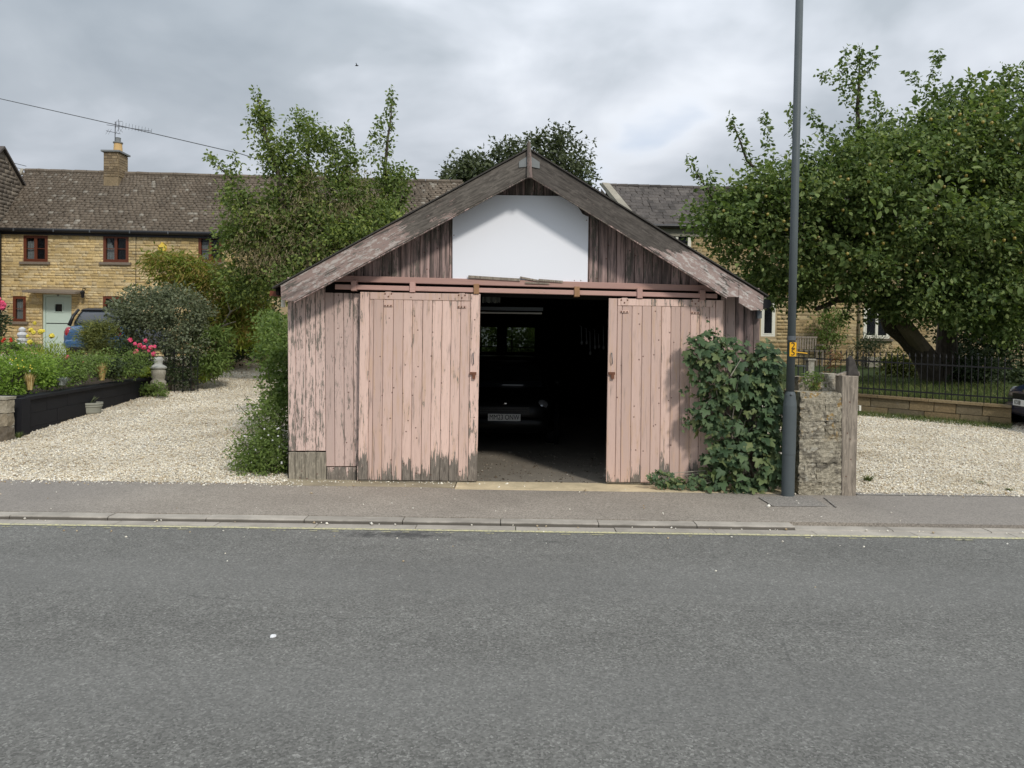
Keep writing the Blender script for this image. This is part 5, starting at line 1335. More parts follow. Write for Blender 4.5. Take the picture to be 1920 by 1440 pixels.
# urn on bulbous pedestal
q = P(297, 700, 15.75); q.z = gz(15.75); ur = thing('stone_urn', 'carved stone urn ornament beside the dark leafy arch', 'urn', (q.x, q.y, q.z)); k = MPX(q.y)
mb = MB(); mb.lathe(q, [(.12, 0), (.13, .03), (.10, .05), (.13, .12), (.165, .22), (.16, .32), (.12, .37), (.14, .40), (.14, .45), (.15, .48), (.15, .56), (.13, .58)], 20); part('pedestal', mb, M['statue_stone'], ur, smooth=True)
mb = MB(); mb.lathe(q, [(.10, .55), (.12, .58), (.17, .61), (.175, .64), (.13, .67), (.08, .70), (.085, .75), (.10, .80), (.07, .86)], 20); part('bowl', mb, M['urn_stone'], ur, smooth=True)
# leafy arch with iron hoops
q = GS(342, 735); Ya = q.y
arx = thing('garden_arch', 'dark evergreen clipped over a garden arch beside the drive', 'arch', (P(300, 730, Ya).x, Ya, q.z))
dat = leaves('foliage', [(297, 598, Ya + .6, 74, 52, .8), (258, 580, Ya + .8, 40, 26, .6), (330, 585, Ya + .6, 52, 42, .8), (350, 640, Ya + .2, 30, 35, .45), (238, 612, Ya + .8, 18, 30, .5), (300, 552, Ya + .7, 60, 16, .6)], 15000, .062, (L4v, L4f), cr=.14, per=34, shell=.72, up=.5)
leafpart('foliage', arx, 'leaf_grey', dat)
dat = leaves('foliage', [(342, 690, Ya + .1, 29, 44, .22)], 2600, .045, (L4v, L4f), cr=.10, per=26, shell=.3, up=.3)
leafpart('climber', arx, 'leaf_dark', dat)
mb = MB()
for px_ in (311, 327, 343, 358, 371): mb.tube([P(px_, 737 - (px_ - 311) * .06, Ya - .12), P(px_, 655, Ya - .12)], .010, 6)
for py_ in (662, 690, 715, 733): mb.tube([P(311, py_, Ya - .12), P(371, py_ - 3, Ya - .12)], .008, 6)
part('trellis', mb, M['iron'], arx)
mb = MB(); mb.tube([P(318, 735, Ya + .2), P(322, 690, Ya + .25), P(310, 640, Ya + .4)], [.05, .04, .03], 8); mb.tube([P(362, 732, Ya + .1), P(360, 690, Ya + .2), P(345, 640, Ya + .4)], [.045, .04, .03], 8)
mb.tube([P(232, 700, Ya + 1.2), P(236, 660, Ya + 1.1), P(250, 620, Ya + .9)], [.05, .04, .03], 8)
part('stem', mb, M['bark'], arx, kind='stuff')

# flower bed planting
shrub('garden_shrub', 'bright green leafy shrub at the left end of the flower bed', 'shrub', P(45, 735, 11.9), [(30, 695, 11.9, 42, 34, .5), (20, 726, 11.5, 24, 14, .25), (85, 716, 12.1, 16, 10, .2), (80, 695, 12.4, 40, 22, .5), (8, 715, 11.7, 25, 24, .4), (40, 676, 12.8, 45, 12, .4)], 6500, .045, 'leaf_bright', cr=.12, per=30)
shrub('garden_shrub', 'mid green bush in the middle of the flower bed above the black wall', 'shrub', P(135, 715, 13.2), [(128, 692, 13.2, 42, 22, .4), (95, 712, 12.5, 34, 12, .25), (140, 706, 13.1, 30, 9, .25), (165, 686, 13.6, 32, 20, .4), (118, 684, 13.8, 40, 10, .4)], 4500, .04, 'leaf_mid', cr=.11, per=28)
shrub('garden_shrub', 'grey green bush in the flower bed below the pink roses', 'shrub', P(225, 705, 14.6), [(222, 684, 14.6, 34, 22, .4), (215, 700, 14.4, 34, 10, .25), (250, 696, 15.0, 24, 9, .25), (250, 675, 15.0, 26, 18, .4), (205, 676, 15.2, 22, 14, .4)], 4200, .038, 'leaf_mid', cr=.10, per=28)
shrub('conifer_bush', 'rounded olive green conifer bush in front of the blue car', 'bush', P(182, 690, 16.2), [(183, 636, 16.2, 27, 26, .35), (172, 620, 16.3, 14, 14, .2), (197, 620, 16.2, 15, 14, .2), (185, 660, 16.1, 22, 16, .3)], 9000, .085, 'leaf_olive', (NDv, NDf), up=1.0, droop=-.8, cr=.12, per=40)
rb = shrub('rose_bush', 'rose bush with large pink blooms between the bed and the arch', 'rose bush', P(258, 700, 16.1), [(258, 678, 16.2, 22, 18, .3), (243, 658, 16.1, 18, 22, .3), (272, 668, 16.2, 10, 12, .25)], 2600, .05, 'leaf_dark', cr=.1, per=26)
def bloom(root, q, r, m, name='bloom'):
    mb = MB(); q = Vector(q)
    for k in range(16):
        d_ = Vector((random.gauss(0, 1), random.gauss(0, 1) - .4, random.gauss(0, 1) + .5)).normalized(); s_ = d_.cross(Vector((.3, .2, 1))).normalized(); u_ = d_.cross(s_)
        c = q + d_ * r * .45; mb.add([c - s_ * r * .5, c + u_ * r * .45 + d_ * r * .1, c + s_ * r * .5, c - u_ * r * .45 + d_ * r * .15], [(0, 1, 2), (0, 2, 3)], random.random())
    mb.blob(q, r * .55, 4, 6, .2); return part(name, mb, M[m], root)
for px_, py_, r in ((244, 638, .085), (253, 645, .065), (262, 648, .085), (273, 639, .07), (270, 652, .08), (283, 652, .085), (255, 660, .10), (288, 664, .085), (279, 658, .06), (290, 650, .06)): bloom(rb, P(px_, py_, 15.8), r, 'pink_petal')
sm_ = shrub('flowering_plant', 'low plant with two pink flowers behind the bed under the blue car', 'plant', P(140, 700, 14.2), [(140, 678, 14.2, 26, 10, .25)], 800, .035, 'leaf_mid', cr=.08, per=20)
for px_, py_ in ((123, 672), (127, 669), (157, 680)): bloom(sm_, P(px_, py_, 13.9), .05, 'pink_petal')
shrub('ground_cover', 'lime green ground cover at the right end of the black wall', 'plant', P(270, 705, 15.7), [(266, 698, 15.7, 20, 7, .25), (283, 696, 15.8, 10, 6, .2)], 1500, .035, 'leaf_lime', cr=.06, per=24)
shrub('weed_clump', 'leafy weeds on the gravel at the foot of the stone urn', 'weed', GS(290, 738), [(275, 732, 15.5, 14, 9, .15), (298, 728, 15.5, 13, 10, .15), (305, 737, 15.3, 8, 6, .1)], 900, .045, 'leaf_mid', cr=.06, per=20)
def tuft(name, label, q, n, h, spread, m, w=.008, cat='grass'):
    q = Vector(q); mb = MB()
    for k in range(n):
        a = random.uniform(0, 2 * pi); r = random.uniform(0, spread * .35); l = h * random.uniform(.6, 1.1); tip = random.uniform(.2, 1) * spread
        c = q + Vector((r * math.cos(a), r * math.sin(a), 0)); s_ = Vector((-math.sin(a), math.cos(a), 0)) * w
        m1 = c + Vector((math.cos(a) * tip * .3, math.sin(a) * tip * .3, l * .6)); e = c + Vector((math.cos(a) * tip, math.sin(a) * tip, l))
        mb.add([c - s_, c + s_, m1 + s_ * .8, m1 - s_ * .8, e], [(0, 1, 2, 3), (3, 2, 4)], random.random())
    return single(name, mb, M[m], label, cat, q)
tuft('grass_tuft', 'straw coloured ornamental grass tuft on the middle of the black wall', P(191, 713, 13.62), 170, .33, .13, 'straw_blade', .006)
tuft('grass_tuft', 'golden grass tuft near the left end of the black wall', P(56, 731, 11.45), 150, .27, .11, 'straw_blade', .006)
tuft('grass_tuft', 'silvery grey tuft spilling over the black wall', P(116, 722, 12.3), 220, .14, .16, 'silver_blade', .005)
tuft('grass_tuft', 'fine green grass tuft arching in the bed between the two bushes', P(150, 712, 13.4), 120, .30, .22, 'grass_blade', .005)
shrub('spiky_plant', 'pale yellow green flower spikes behind the left green shrub', 'plant', P(105, 690, 13.9), [(100, 668, 13.9, 20, 18, .3), (118, 662, 14.2, 14, 16, .25)], 700, .075, 'leaf_lime', (NDv, NDf), up=.2, droop=-1.2, cr=.08, per=16, stems=8, stem_m='green_stem', sr=.005)
shrub('grey_herb', 'silvery grey herb bush between the left shrub and the conifer', 'herb', P(152, 694, 14.4), [(150, 676, 14.4, 18, 12, .25), (135, 672, 14.5, 10, 10, .2)], 1100, .035, 'leaf_grey', (NDv, NDf), up=.4, droop=-.6, cr=.07, per=24)
shrub('leafy_perennial', 'dark leaved perennial in the bed beneath the conifer', 'plant', P(205, 702, 14.1), [(204, 690, 14.1, 16, 12, .25), (236, 690, 14.7, 14, 12, .25)], 1300, .055, 'leaf_dark', cr=.08, per=22)
fl = shrub('flowering_plant', 'low plant with tiny white and yellow flowers at the left of the bed', 'plant', P(30, 712, 11.5), [(34, 690, 11.5, 26, 10, .2)], 600, .04, 'leaf_bright', cr=.07, per=18)
for k in range(14): bloom(fl, P(random.uniform(10, 60), random.uniform(672, 700), 11.35), .016, random.choice(['yellow_petal', 'urn_pale']))
# yellow lilies
yl_ = shrub('lily_plant', 'tall yellow lilies in front of the pale green cottage door', 'lily', P(75, 690, 15.2), [(72, 665, 15.2, 26, 20, .3)], 900, .09, 'leaf_bright', (NDv, NDf), up=.2, droop=-.8, cr=.12, per=20, stems=10, stem_m='green_stem', sr=.006)
for px_, py_, r in ((58, 619, .075), (63, 624, .07), (76, 622, .085), (81, 621, .06), (97, 630, .085), (56, 642, .085), (65, 606, .06), (52, 630, .05)): bloom(yl_, P(px_, py_, 15.1), r, 'yellow_petal')
yr = shrub('red_flowers', 'small red flowers beyond the bed beside the white ornament', 'flowers', P(12, 665, 16.5), [(12, 645, 16.5, 18, 10, .3), (20, 652, 16.5, 14, 8, .3)], 700, .05, 'leaf_mid', cr=.1, per=20)
for px_, py_ in ((8, 636), (20, 636), (21, 639), (5, 640)): bloom(yr, P(px_, py_, 16.2), .05, 'red_petal')
q = P(38, 650, 17.5); st_ = thing('stone_bench', 'old stone slab seat among the flowers below the cottage', 'bench', q)
part('slab', rough_block(P(15, 650, 17.5).x, P(62, 650, 17.5).x, P(30, 652, 17.5).z, P(30, 645, 17.5).z, 17.4, 17.8, .006, (5, 2, 1)), M['statue_stone'], st_)
part('leg', rough_block(P(22, 650, 17.5).x, P(35, 650, 17.5).x, P(30, 676, 17.5).z, P(30, 652.5, 17.5).z, 17.45, 17.7, .006, (2, 2, 2)), M['statue_stone'], st_)
mb = MB(); q = P(39, 646, 17.5); q.y = 17.55
mb.lathe(q, [(.10, 0), (.11, .02), (.09, .05), (.12, .09), (.12, .13), (.06, .16), (.09, .19), (.115, .24), (.09, .29), (.05, .31), (.075, .34), (.075, .39), (.02, .43)], 12)
single('garden_ornament', mb, M['urn_pale'], 'small white stacked ornament on the stone slab among the flowers', 'ornament', q)
pk_ = shrub('hanging_basket', 'pink flowers at the left edge in front of the cottage downpipe', 'flowers', P(-5, 640, 18.5), [(-6, 610, 18.5, 12, 30, .25)], 700, .07, 'leaf_dark', cr=.1, per=20)
for px_, py_ in ((-2, 562), (4, 568), (-3, 574), (5, 577), (1, 570), (7, 572), (-8, 570)): bloom(pk_, P(px_, py_, 18.3), .10, 'pink_petal')

# shrubs behind the arch
sm = shrub('sumac_shrub', 'bright green spreading sumac in front of the cottage right of the alarm box', 'shrub', P(435, 655, 19.0), [(330, 505, 19.2, 45, 26, .8), (375, 515, 19.2, 50, 30, .8), (420, 545, 19.1, 55, 32, .8), (455, 570, 18.9, 38, 38, .7), (405, 585, 19.3, 40, 26, .7), (310, 490, 19.3, 26, 14, .5), (440, 610, 18.8, 40, 28, .6)], 13000, .13, 'leaf_sumac', (NDv, NDf) if False else ([(0, 0, 0), (.13, .45, .03), (0, 1, -.1), (-.13, .45, .03)], L4f), cr=.2, per=34, droop=.7, stems=14, sr=.02)
mb = MB()
mb.tube([P(410, 640, 18.5), P(416, 612, 18.3), P(432, 585, 18.2), P(460, 570, 18.2), P(482, 552, 18.2)], [.035, .03, .024, .018, .010], 6)
mb.tube([P(412, 618, 18.3), P(425, 608, 18.2), P(442, 603, 18.1)], [.03, .022, .012], 6); mb.tube([P(432, 585, 18.2), P(426, 566, 18.2)], [.018, .01], 6)
part('bare_branch', mb, M['pale_branch'], sm)
shrub('fern_shrub', 'feathery green shrub at the drive edge right of the arch', 'shrub', P(398, 705, 17.2), [(398, 660, 17.2, 26, 38, .4), (385, 690, 17.0, 18, 18, .3), (410, 630, 17.3, 18, 14, .3)], 4200, .11, 'leaf_mid', ([(0, 0, 0), (.12, .45, .03), (0, 1, -.12), (-.12, .45, .03)], L4f), cr=.13, per=30, up=.8)
shrub('yellow_plant', 'small yellow green plants by the edging stone right of the arch', 'plant', GS(400, 712), [(402, 694, 17.4, 14, 9, .2), (380, 700, 17.0, 14, 12, .2)], 900, .05, 'leaf_lime', cr=.07, per=20)
q = GS(372, 722); eg = thing('edging_stone', 'pale edging stones at the foot of the yellow plants beside the gravel drive', 'stones', q)
for px_, w in ((362, 8), (374, 9), (388, 7), (402, 6)):
    q = GS(px_, 722 - (px_ - 362) * .42); k = MPX(q.y); part('stone', rough_block(q.x - w * k, q.x + w * k, q.z - .02, q.z + .14, q.y, q.y + .2, .015, (3, 2, 2)), M['statue_stone'], eg)
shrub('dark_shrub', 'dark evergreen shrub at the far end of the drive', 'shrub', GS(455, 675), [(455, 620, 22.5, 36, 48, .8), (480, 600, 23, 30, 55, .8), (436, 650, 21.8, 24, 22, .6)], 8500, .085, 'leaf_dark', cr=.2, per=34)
shrub('yellow_shrub', 'yellow green leafy bush low beside the dark shrub at the drive end', 'shrub', GS(458, 672), [(458, 632, 21.4, 20, 22, .4), (448, 600, 21.4, 18, 20, .4)], 2200, .085, 'leaf_lime', cr=.15, per=24)
shrub('hedge', 'tall mixed hedge closing the end of the drive behind the garage', 'hedge', (-9.0, 29.5, 1.15), [(470, 620, 29.5, 60, 50, 1.0), (540, 600, 28.5, 70, 60, 1.0), (620, 590, 28, 60, 70, 1.0), (700, 590, 28, 60, 70, 1.0)], 12000, .12, 'leaf_mid', cr=.3, per=40)

shrub('garden_bush', 'sunlit bush seen through the rear windows of the garage', 'bush', (-.1, 18.6, gz(18.6)), [(955, 640, 18.6, 75, 42, .5)], 3600, .09, 'leaf_mid', cr=.2, per=30)
# shrubs on the garage's left wall
shrub('wall_climber', 'dark green climber growing up the left side of the garage', 'climber', (-2.95, 10.4, gz(10.4)), [(522, 628, 10.6, 20, 36, .7), (528, 680, 10.2, 15, 46, .6), (515, 660, 11.6, 18, 34, .8), (508, 610, 12.5, 16, 24, .6), (524, 740, 9.8, 18, 30, .5)], 7500, .048, 'leaf_mid', cr=.11, per=30, up=.5)
sw = shrub('sprawling_shrub', 'sprawling dark green shrub with thin stems at the garage corner beside the gravel', 'shrub', (-2.85, 9.0, gz(9.0)), [(505, 800, 9.2, 34, 40, .30), (520, 760, 9.5, 22, 40, .3), (485, 848, 9.0, 42, 34, .26), (515, 850, 8.95, 26, 38, .25), (470, 868, 8.9, 28, 16, .22), (505, 880, 8.85, 26, 12, .18)], 9000, .040, 'leaf_mid', ([(0, 0, 0), (.2, .45, .04), (0, 1, -.1), (-.2, .45, .04)], L4f), cr=.10, per=30, up=.5, stems=16, sr=.005,
           lines=[[(510, 830, 9.1), (480, 775, 9.1), (458, 740, 9.1)], [(512, 800, 9.2), (495, 740, 9.3), (483, 705, 9.3)], [(515, 780, 9.3), (506, 720, 9.4), (500, 672, 9.4)], [(490, 860, 8.9), (455, 830, 8.9), (428, 803, 8.9)], [(505, 815, 9.1), (470, 785, 9.0), (448, 760, 9.0)], [(530, 870, 8.8), (505, 880, 8.75), (482, 893, 8.7)]], ln=90, lspread=.05)
mb = MB()
for k in range(16):
    q = P(random.uniform(455, 530), random.uniform(800, 878), 8.75 + random.uniform(0, .15)); mb.blob(q, .012, 3, 5)
tag(part('white_flowers', mb, M['white_stone'], sw), kind='stuff')

# ================================================================== TREES
def limb(mb, pts, r0, r1, n=8):
    pts = [P(*p) for p in pts]; k = len(pts)
    q = []; 
    for i in range(k - 1):
        for t in (0, .5): q.append(pts[i].lerp(pts[i + 1], t) + (Vector((random.uniform(-1, 1), random.uniform(-1, 1), 0)) * r0 * .35 if t else Vector()))
    q.append(pts[-1]); m_ = len(q)
    mb.tube(q, [lerp(r0, r1, i / (m_ - 1)) for i in range(m_)], n)
# left tree
lt_ = thing('leafy_tree', 'tall loose leafy tree behind the garage with thin upright shoots', 'tree', (P(600, 600, 18).x, 18, gz(18)))
mb = MB(); Y = 18
limb(mb, [(600, 690, Y), (598, 560, Y), (585, 440, Y), (560, 340, Y)], .17, .05)
limb(mb, [(600, 600, Y), (640, 480, Y + .3), (660, 380, Y + .2), (650, 300, Y)], .12, .03)
limb(mb, [(598, 560, Y), (540, 430, Y - .3), (520, 320, Y - .4), (495, 240, Y - .4), (482, 180, Y - .4)], .10, .012)
limb(mb, [(610, 580, Y), (690, 470, Y + .5), (722, 360, Y + .5), (727, 260, Y + .5), (735, 185, Y + .5)], .10, .010)
limb(mb, [(590, 480, Y), (480, 400, Y - .6), (430, 330, Y - .6), (405, 310, Y - .6)], .06, .010)
limb(mb, [(585, 440, Y), (580, 330, Y + .6), (575, 240, Y + .4)], .06, .012)
limb(mb, [(690, 470, Y + .5), (745, 400, Y + .4), (765, 340, Y + .3)], .05, .010)
part('trunk', mb, M['bark'], lt_)
blobs = [(550, 400, Y, 80, 60, 1.0), (640, 405, Y, 80, 60, 1.0), (500, 430, Y - .3, 70, 60, 1.0), (600, 470, Y, 120, 70, 1.2), (520, 300, Y - .3, 34, 50, .5), (565, 245, Y + .2, 24, 28, .4), (605, 275, Y, 26, 42, .5), (560, 330, Y, 34, 34, .5), (640, 320, Y, 32, 42, .5), (492, 225, Y - .4, 17, 40, .3), (690, 400, Y + .4, 45, 70, .7), (730, 360, Y + .5, 28, 62, .5), (450, 375, Y - .5, 34, 26, .5), (440, 450, Y - .4, 34, 40, .6), (540, 520, Y - .3, 80, 50, 1.0), (460, 530, Y - .2, 36, 45, .7), (650, 500, Y, 80, 50, 1.0), (745, 320, Y + .4, 16, 24, .3)]
dat = leaves('foliage', blobs, 46000, .083, (L6v, L6f), cr=.18, per=44, shell=.30, droop=.35, up=.5,
             lines=[[(520, 320, Y - .4), (495, 240, Y - .4), (478, 168, Y - .4)], [(722, 300, Y + .5), (728, 240, Y + .5), (736, 166, Y + .5)], [(470, 380, Y - .6), (430, 325, Y - .6), (388, 290, Y - .6)], [(580, 330, Y + .6), (572, 240, Y + .4), (560, 205, Y + .4)], [(745, 400, Y + .4), (762, 350, Y + .3), (775, 318, Y + .3)], [(650, 330, Y), (655, 270, Y), (650, 232, Y)], [(450, 330, Y - .6), (438, 300, Y - .6), (436, 288, Y - .6)], [(690, 300, Y + .3), (705, 250, Y + .3), (712, 222, Y + .3)]], ln=190, lspread=.28)
leafpart('crown', lt_, 'leaf_left', dat)
dat = leaves('foliage', [(600, 400, Y - .6, 90, 60, .6), (560, 480, Y - .9, 110, 60, .5), (670, 400, Y - .3, 50, 70, .5), (480, 440, Y - .9, 50, 60, .4)], 5200, .11, (NDv, NDf), cr=.2, per=30, shell=.5, droop=1.6, up=0)
leafpart('seed_tassels', lt_, 'leaf_seed', dat)
# yellow ivy patches low by the roof
shrub('roof_side_shrub', 'bushy greenery rising behind the garage roof slope', 'shrub', (P(700, 650, 17).x, 16.95, gz(17)), [(690, 430, 17.2, 40, 24, .5), (640, 455, 17.2, 40, 22, .5), (610, 480, 17.2, 40, 22, .5), (730, 405, 17.2, 28, 20, .4)], 3500, .09, 'leaf_left', cr=.18, per=30)
# far tree over the ridge
ft = thing('distant_tree', 'dark distant tree showing over the garage ridge', 'tree', (P(1000, 500, 40).x, 40, 1.17))
mb = MB(); limb(mb, [(1000, 640, 40), (1000, 450, 40), (990, 300, 40)], .35, .06); limb(mb, [(1000, 480, 40), (900, 380, 40), (870, 310, 40)], .2, .04); limb(mb, [(1000, 470, 40), (1050, 370, 40), (1052, 262, 40)], .2, .04); part('trunk', mb, M['bark'], ft)
dat = leaves('foliage', [(880, 325, 40, 40, 36, 1.4), (915, 330, 40, 40, 40, 1.5), (945, 300, 40, 28, 28, 1.2), (990, 300, 40, 45, 40, 1.6), (1055, 300, 40, 42, 48, 1.6), (1080, 345, 40, 32, 45, 1.4), (960, 370, 40, 100, 50, 2), (850, 345, 40, 22, 20, 1), (1010, 268, 40, 20, 14, .8), (1050, 262, 40, 18, 18, .8), (1060, 400, 40, 60, 60, 2)], 20000, .20, (L4v, L4f), cr=.42, per=34, shell=.3, up=.5)
leafpart('crown', ft, 'leaf_far', dat)
# apple tree
Y = 17.0
ap = thing('apple_tree', 'large spreading apple tree with yellow fruit behind the iron railing', 'tree', (P(1755, 735, 18).x, 18.0, gz(18)))
mb = MB()
limb(mb, [(1760, 745, 18), (1745, 690, 18), (1700, 630, 17.8), (1665, 590, 17.6), (1650, 520, 17.3), (1600, 440, 17)], .36, .10, 12)
limb(mb, [(1770, 745, 18), (1775, 660, 18), (1780, 560, 18), (1800, 430, 18)], .32, .10, 12)
limb(mb, [(1745, 690, 18), (1690, 655, 18), (1640, 610, 18), (1590, 560, 17.8), (1540, 575, 17.6)][2:] if False else [(1665, 590, 17.6), (1620, 560, 17.4), (1570, 562, 17.2), (1530, 580, 17.0)], .13, .05)
limb(mb, [(1650, 520, 17.3), (1610, 350, 16.6), (1608, 200, 16.3), (1612, 110, 16.3)], .10, .015)
limb(mb, [(1800, 430, 18), (1850, 300, 17), (1880, 200, 16.6)], .12, .02); limb(mb, [(1780, 560, 18), (1850, 520, 17.5), (1900, 460, 17)], .14, .05)
limb(mb, [(1600, 440, 17), (1480, 380, 16.6), (1400, 300, 16.4), (1372, 225, 16.4)], .07, .010)
limb(mb, [(1600, 440, 17), (1450, 430, 16.6), (1350, 400, 16.4), (1298, 310, 16.4)], .07, .010)
part('trunk', mb, M['bark'], ap)
part('cut_stump', MB().tube([P(1730, 655, 17.9), P(1694, 607, 17.2)], [.2, .17], 12), M['cut_wood'], ap)
blobs = [(1420, 430, 16.6, 85, 75, 1.4), (1380, 390, 16.6, 65, 55, 1.1), (1480, 380, 16.4, 90, 80, 1.5), (1560, 360, 16.2, 100, 80, 1.6), (1660, 330, 16.2, 120, 90, 1.8), (1760, 300, 16.4, 120, 90, 1.8), (1860, 260, 16.6, 100, 90, 1.8), (1900, 350, 16.6, 110, 110, 1.8), (1480, 500, 17, 90, 65, 1.5), (1580, 480, 16.6, 110, 75, 1.7), (1700, 450, 16.2, 130, 90, 1.8), (1820, 430, 16.2, 120, 100, 1.8), (1440, 540, 17, 50, 35, 1.0), (1530, 545, 17.2, 60, 30, 1.2), (1720, 540, 16.5, 90, 45, 1.5), (1850, 540, 16.4, 100, 55, 1.6), (1930, 480, 16.4, 80, 100, 1.6), (1640, 260, 16.3, 50, 40, .9), (1790, 210, 16.6, 50, 50, .9), (1880, 180, 16.6, 50, 40, .9), (1345, 430, 16.6, 40, 40, .8), (1700, 572, 16.6, 70, 30, .9), (1790, 580, 16.4, 70, 42, 1.0), (1890, 590, 16.4, 70, 60, 1.0), (2000, 350, 17, 130, 180, 2)]
lines = [[(1610, 300, 16.4), (1606, 200, 16.3), (1612, 90, 16.3)], [(1610, 170, 16.3), (1580, 130, 16.3), (1590, 90, 16.3)], [(1600, 190, 16.3), (1565, 145, 16.2), (1532, 138, 16.2)], [(1615, 150, 16.3), (1632, 125, 16.3), (1640, 95, 16.3)], [(1480, 400, 16.5), (1410, 310, 16.4), (1368, 218, 16.4)], [(1445, 350, 16.4), (1440, 280, 16.4), (1433, 210, 16.4)], [(1390, 400, 16.4), (1330, 360, 16.4), (1290, 296, 16.4)], [(1345, 380, 16.4), (1335, 345, 16.4), (1332, 322, 16.4)], [(1590, 330, 16.3), (1550, 260, 16.3), (1518, 206, 16.3)], [(1500, 340, 16.4), (1488, 250, 16.4), (1482, 196, 16.4)], [(1720, 280, 16.4), (1745, 190, 16.4), (1758, 95, 16.4)], [(1745, 180, 16.4), (1720, 155, 16.4), (1697, 135, 16.4)], [(1800, 240, 16.5), (1825, 180, 16.5), (1822, 140, 16.5)], [(1870, 200, 16.5), (1885, 150, 16.5), (1890, 128, 16.5)], [(1640, 300, 16.3), (1648, 240, 16.3), (1640, 175, 16.3)], [(1550, 470, 17), (1500, 560, 16.9), (1475, 600, 16.8)], [(1600, 520, 17), (1590, 580, 16.8), (1585, 605, 16.8)], [(1660, 520, 17), (1640, 580, 16.8), (1618, 605, 16.8)]]
dat = leaves('foliage', blobs, 108000, .088, (L6v, L6f), cr=.20, per=62, shell=.28, droop=.35, up=.6, lines=lines, ln=150, lspread=.24)
leafpart('crown', ap, 'leaf_apple', dat)
dat = leaves('foliage', blobs, 15000, .14, (L6v, L6f), cr=.3, per=40, shell=.0, droop=.35, up=.6)
leafpart('inner_foliage', ap, 'leaf_apple', dat)
mb = MB()
for k in range(110):
    bl = random.choice(blobs[:12]); c, r = wpos(bl); d_ = Vector((random.gauss(0, 1), -abs(random.gauss(0, 1)) - .6, random.gauss(0, 1))).normalized()
    mb.blob(c + np.array(d_) * r * random.uniform(.85, 1.05), .036, 4, 6, tint=random.random())
tag(part('apples', mb, M['apple'], ap), kind='stuff')
# dark hedge and shrubs behind the tree
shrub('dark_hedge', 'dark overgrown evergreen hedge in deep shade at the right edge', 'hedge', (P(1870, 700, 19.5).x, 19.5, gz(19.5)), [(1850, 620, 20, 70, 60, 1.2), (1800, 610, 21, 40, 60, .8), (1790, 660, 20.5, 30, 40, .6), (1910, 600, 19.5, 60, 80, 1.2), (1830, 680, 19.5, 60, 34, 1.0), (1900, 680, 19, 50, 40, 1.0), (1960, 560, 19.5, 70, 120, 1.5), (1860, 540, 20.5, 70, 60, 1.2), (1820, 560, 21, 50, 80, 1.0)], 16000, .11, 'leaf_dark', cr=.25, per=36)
shrub('wall_shrub', 'pale green shrub trained on the stone house wall between tree limbs', 'shrub', (P(1558, 690, 25.3).x, 25.3, ZT), [(1555, 615, 25.5, 28, 28, .35), (1562, 590, 25.5, 22, 18, .3), (1553, 640, 25.4, 20, 16, .3)], 1900, .085, 'leaf_mid', cr=.18, per=24)
shrub('wall_shrub', 'dark spiky shrub below the white ground-floor window', 'shrub', (P(1625, 685, 24.2).x, 24.2, ZT), [(1625, 655, 24.2, 24, 22, .4), (1640, 645, 24.2, 22, 12, .4)], 1500, .14, 'leaf_dark', (NDv, NDf), cr=.2, per=24)
shrub('lawn_shrub', 'pale bush on the lawn left of the apple tree trunk', 'shrub', (P(1700, 705, 20.5).x, 20.5, gz(20.5)), [(1700, 682, 20.5, 28, 22, .5), (1668, 685, 20.5, 22, 14, .4)], 1800, .09, 'leaf_olive', cr=.18, per=24)
shrub('lawn_shrub', 'green bush behind the railing right of the apple tree trunk', 'shrub', (P(1830, 712, 17.5).x, 17.5, gz(17.5)), [(1840, 690, 17.5, 40, 24, .5), (1805, 695, 17.8, 24, 20, .4)], 2600, .085, 'leaf_dark', cr=.18, per=26)
q = P(1648, 680, 25.3); tr_ = thing('stone_trough', 'low pale stone trough at the foot of the house wall beyond the railing', 'trough', (q.x, 25.3, 1.1))
part('block', rough_block(P(1636, 0, 25.3).x, P(1664, 0, 25.3).x, 1.08, P(1650, 669, 25.3).z, 25.1, 25.6, .008, (4, 2, 2)), M['statue_stone'], tr_)
# lawn
mb = MB(); mb.add([(4.4, 15.9, gz(15.9) - .01), (6.6, 15.72, gz(15.72) + .36), (9.4, 13.42, gz(13.42) + .33), (14, 12.3, gz(12.3) + .33), (30, 12.3, gz(12.3) + .33), (30, 26, 1.10), (4.4, 26, 1.10)], [(0, 1, 2, 3, 4, 5, 6)])
# dwarf wall with railing
W0 = Vector((5.05, 16.2, 0)); W1 = Vector((6.45, 15.55, 0)); 
R0 = GS(1500, 778); R0 = Vector((P(1490, 0, 15.6).x, 15.6, 0)); R1 = GS(1890, 797); R1 = Vector((R1.x, R1.y, 0)); R2 = R1 + (R1 - R0).normalized() * .05
dwl = thing('dwarf_wall', 'low stone dwarf wall carrying the iron railing along the gravel forecourt', 'wall', (R0.x, R0.y, gz(R0.y)))
tp = lambda p: P(1620 + (p.x - 7.5) * 60, 743, p.y).z
Ltot = (R2 - R0).length; dr_ = (R2 - R0).normalized()
topz = lambda s: gz((R0 + dr_ * s).y) + .36
for c in range(2):
    s_ = 0.0
    while s_ < Ltot:
        w = random.uniform(.35, .7); e = min(s_ + w, Ltot); a = R0 + dr_ * (s_ + .006); bq = R0 + dr_ * (e - .006)
        z0 = topz(s_) - .36 - .04 + c * .185; hgt = .175
        a2 = Vector((a.x, a.y, z0 + hgt / 2)); b2 = Vector((bq.x, bq.y, topz(e) - .40 + c * .185 + hgt / 2))
        part('stone', MB().bar(a2, b2, .22 + random.uniform(-.012, .012), hgt), M['dwarf_stone'], dwl); s_ = e
    
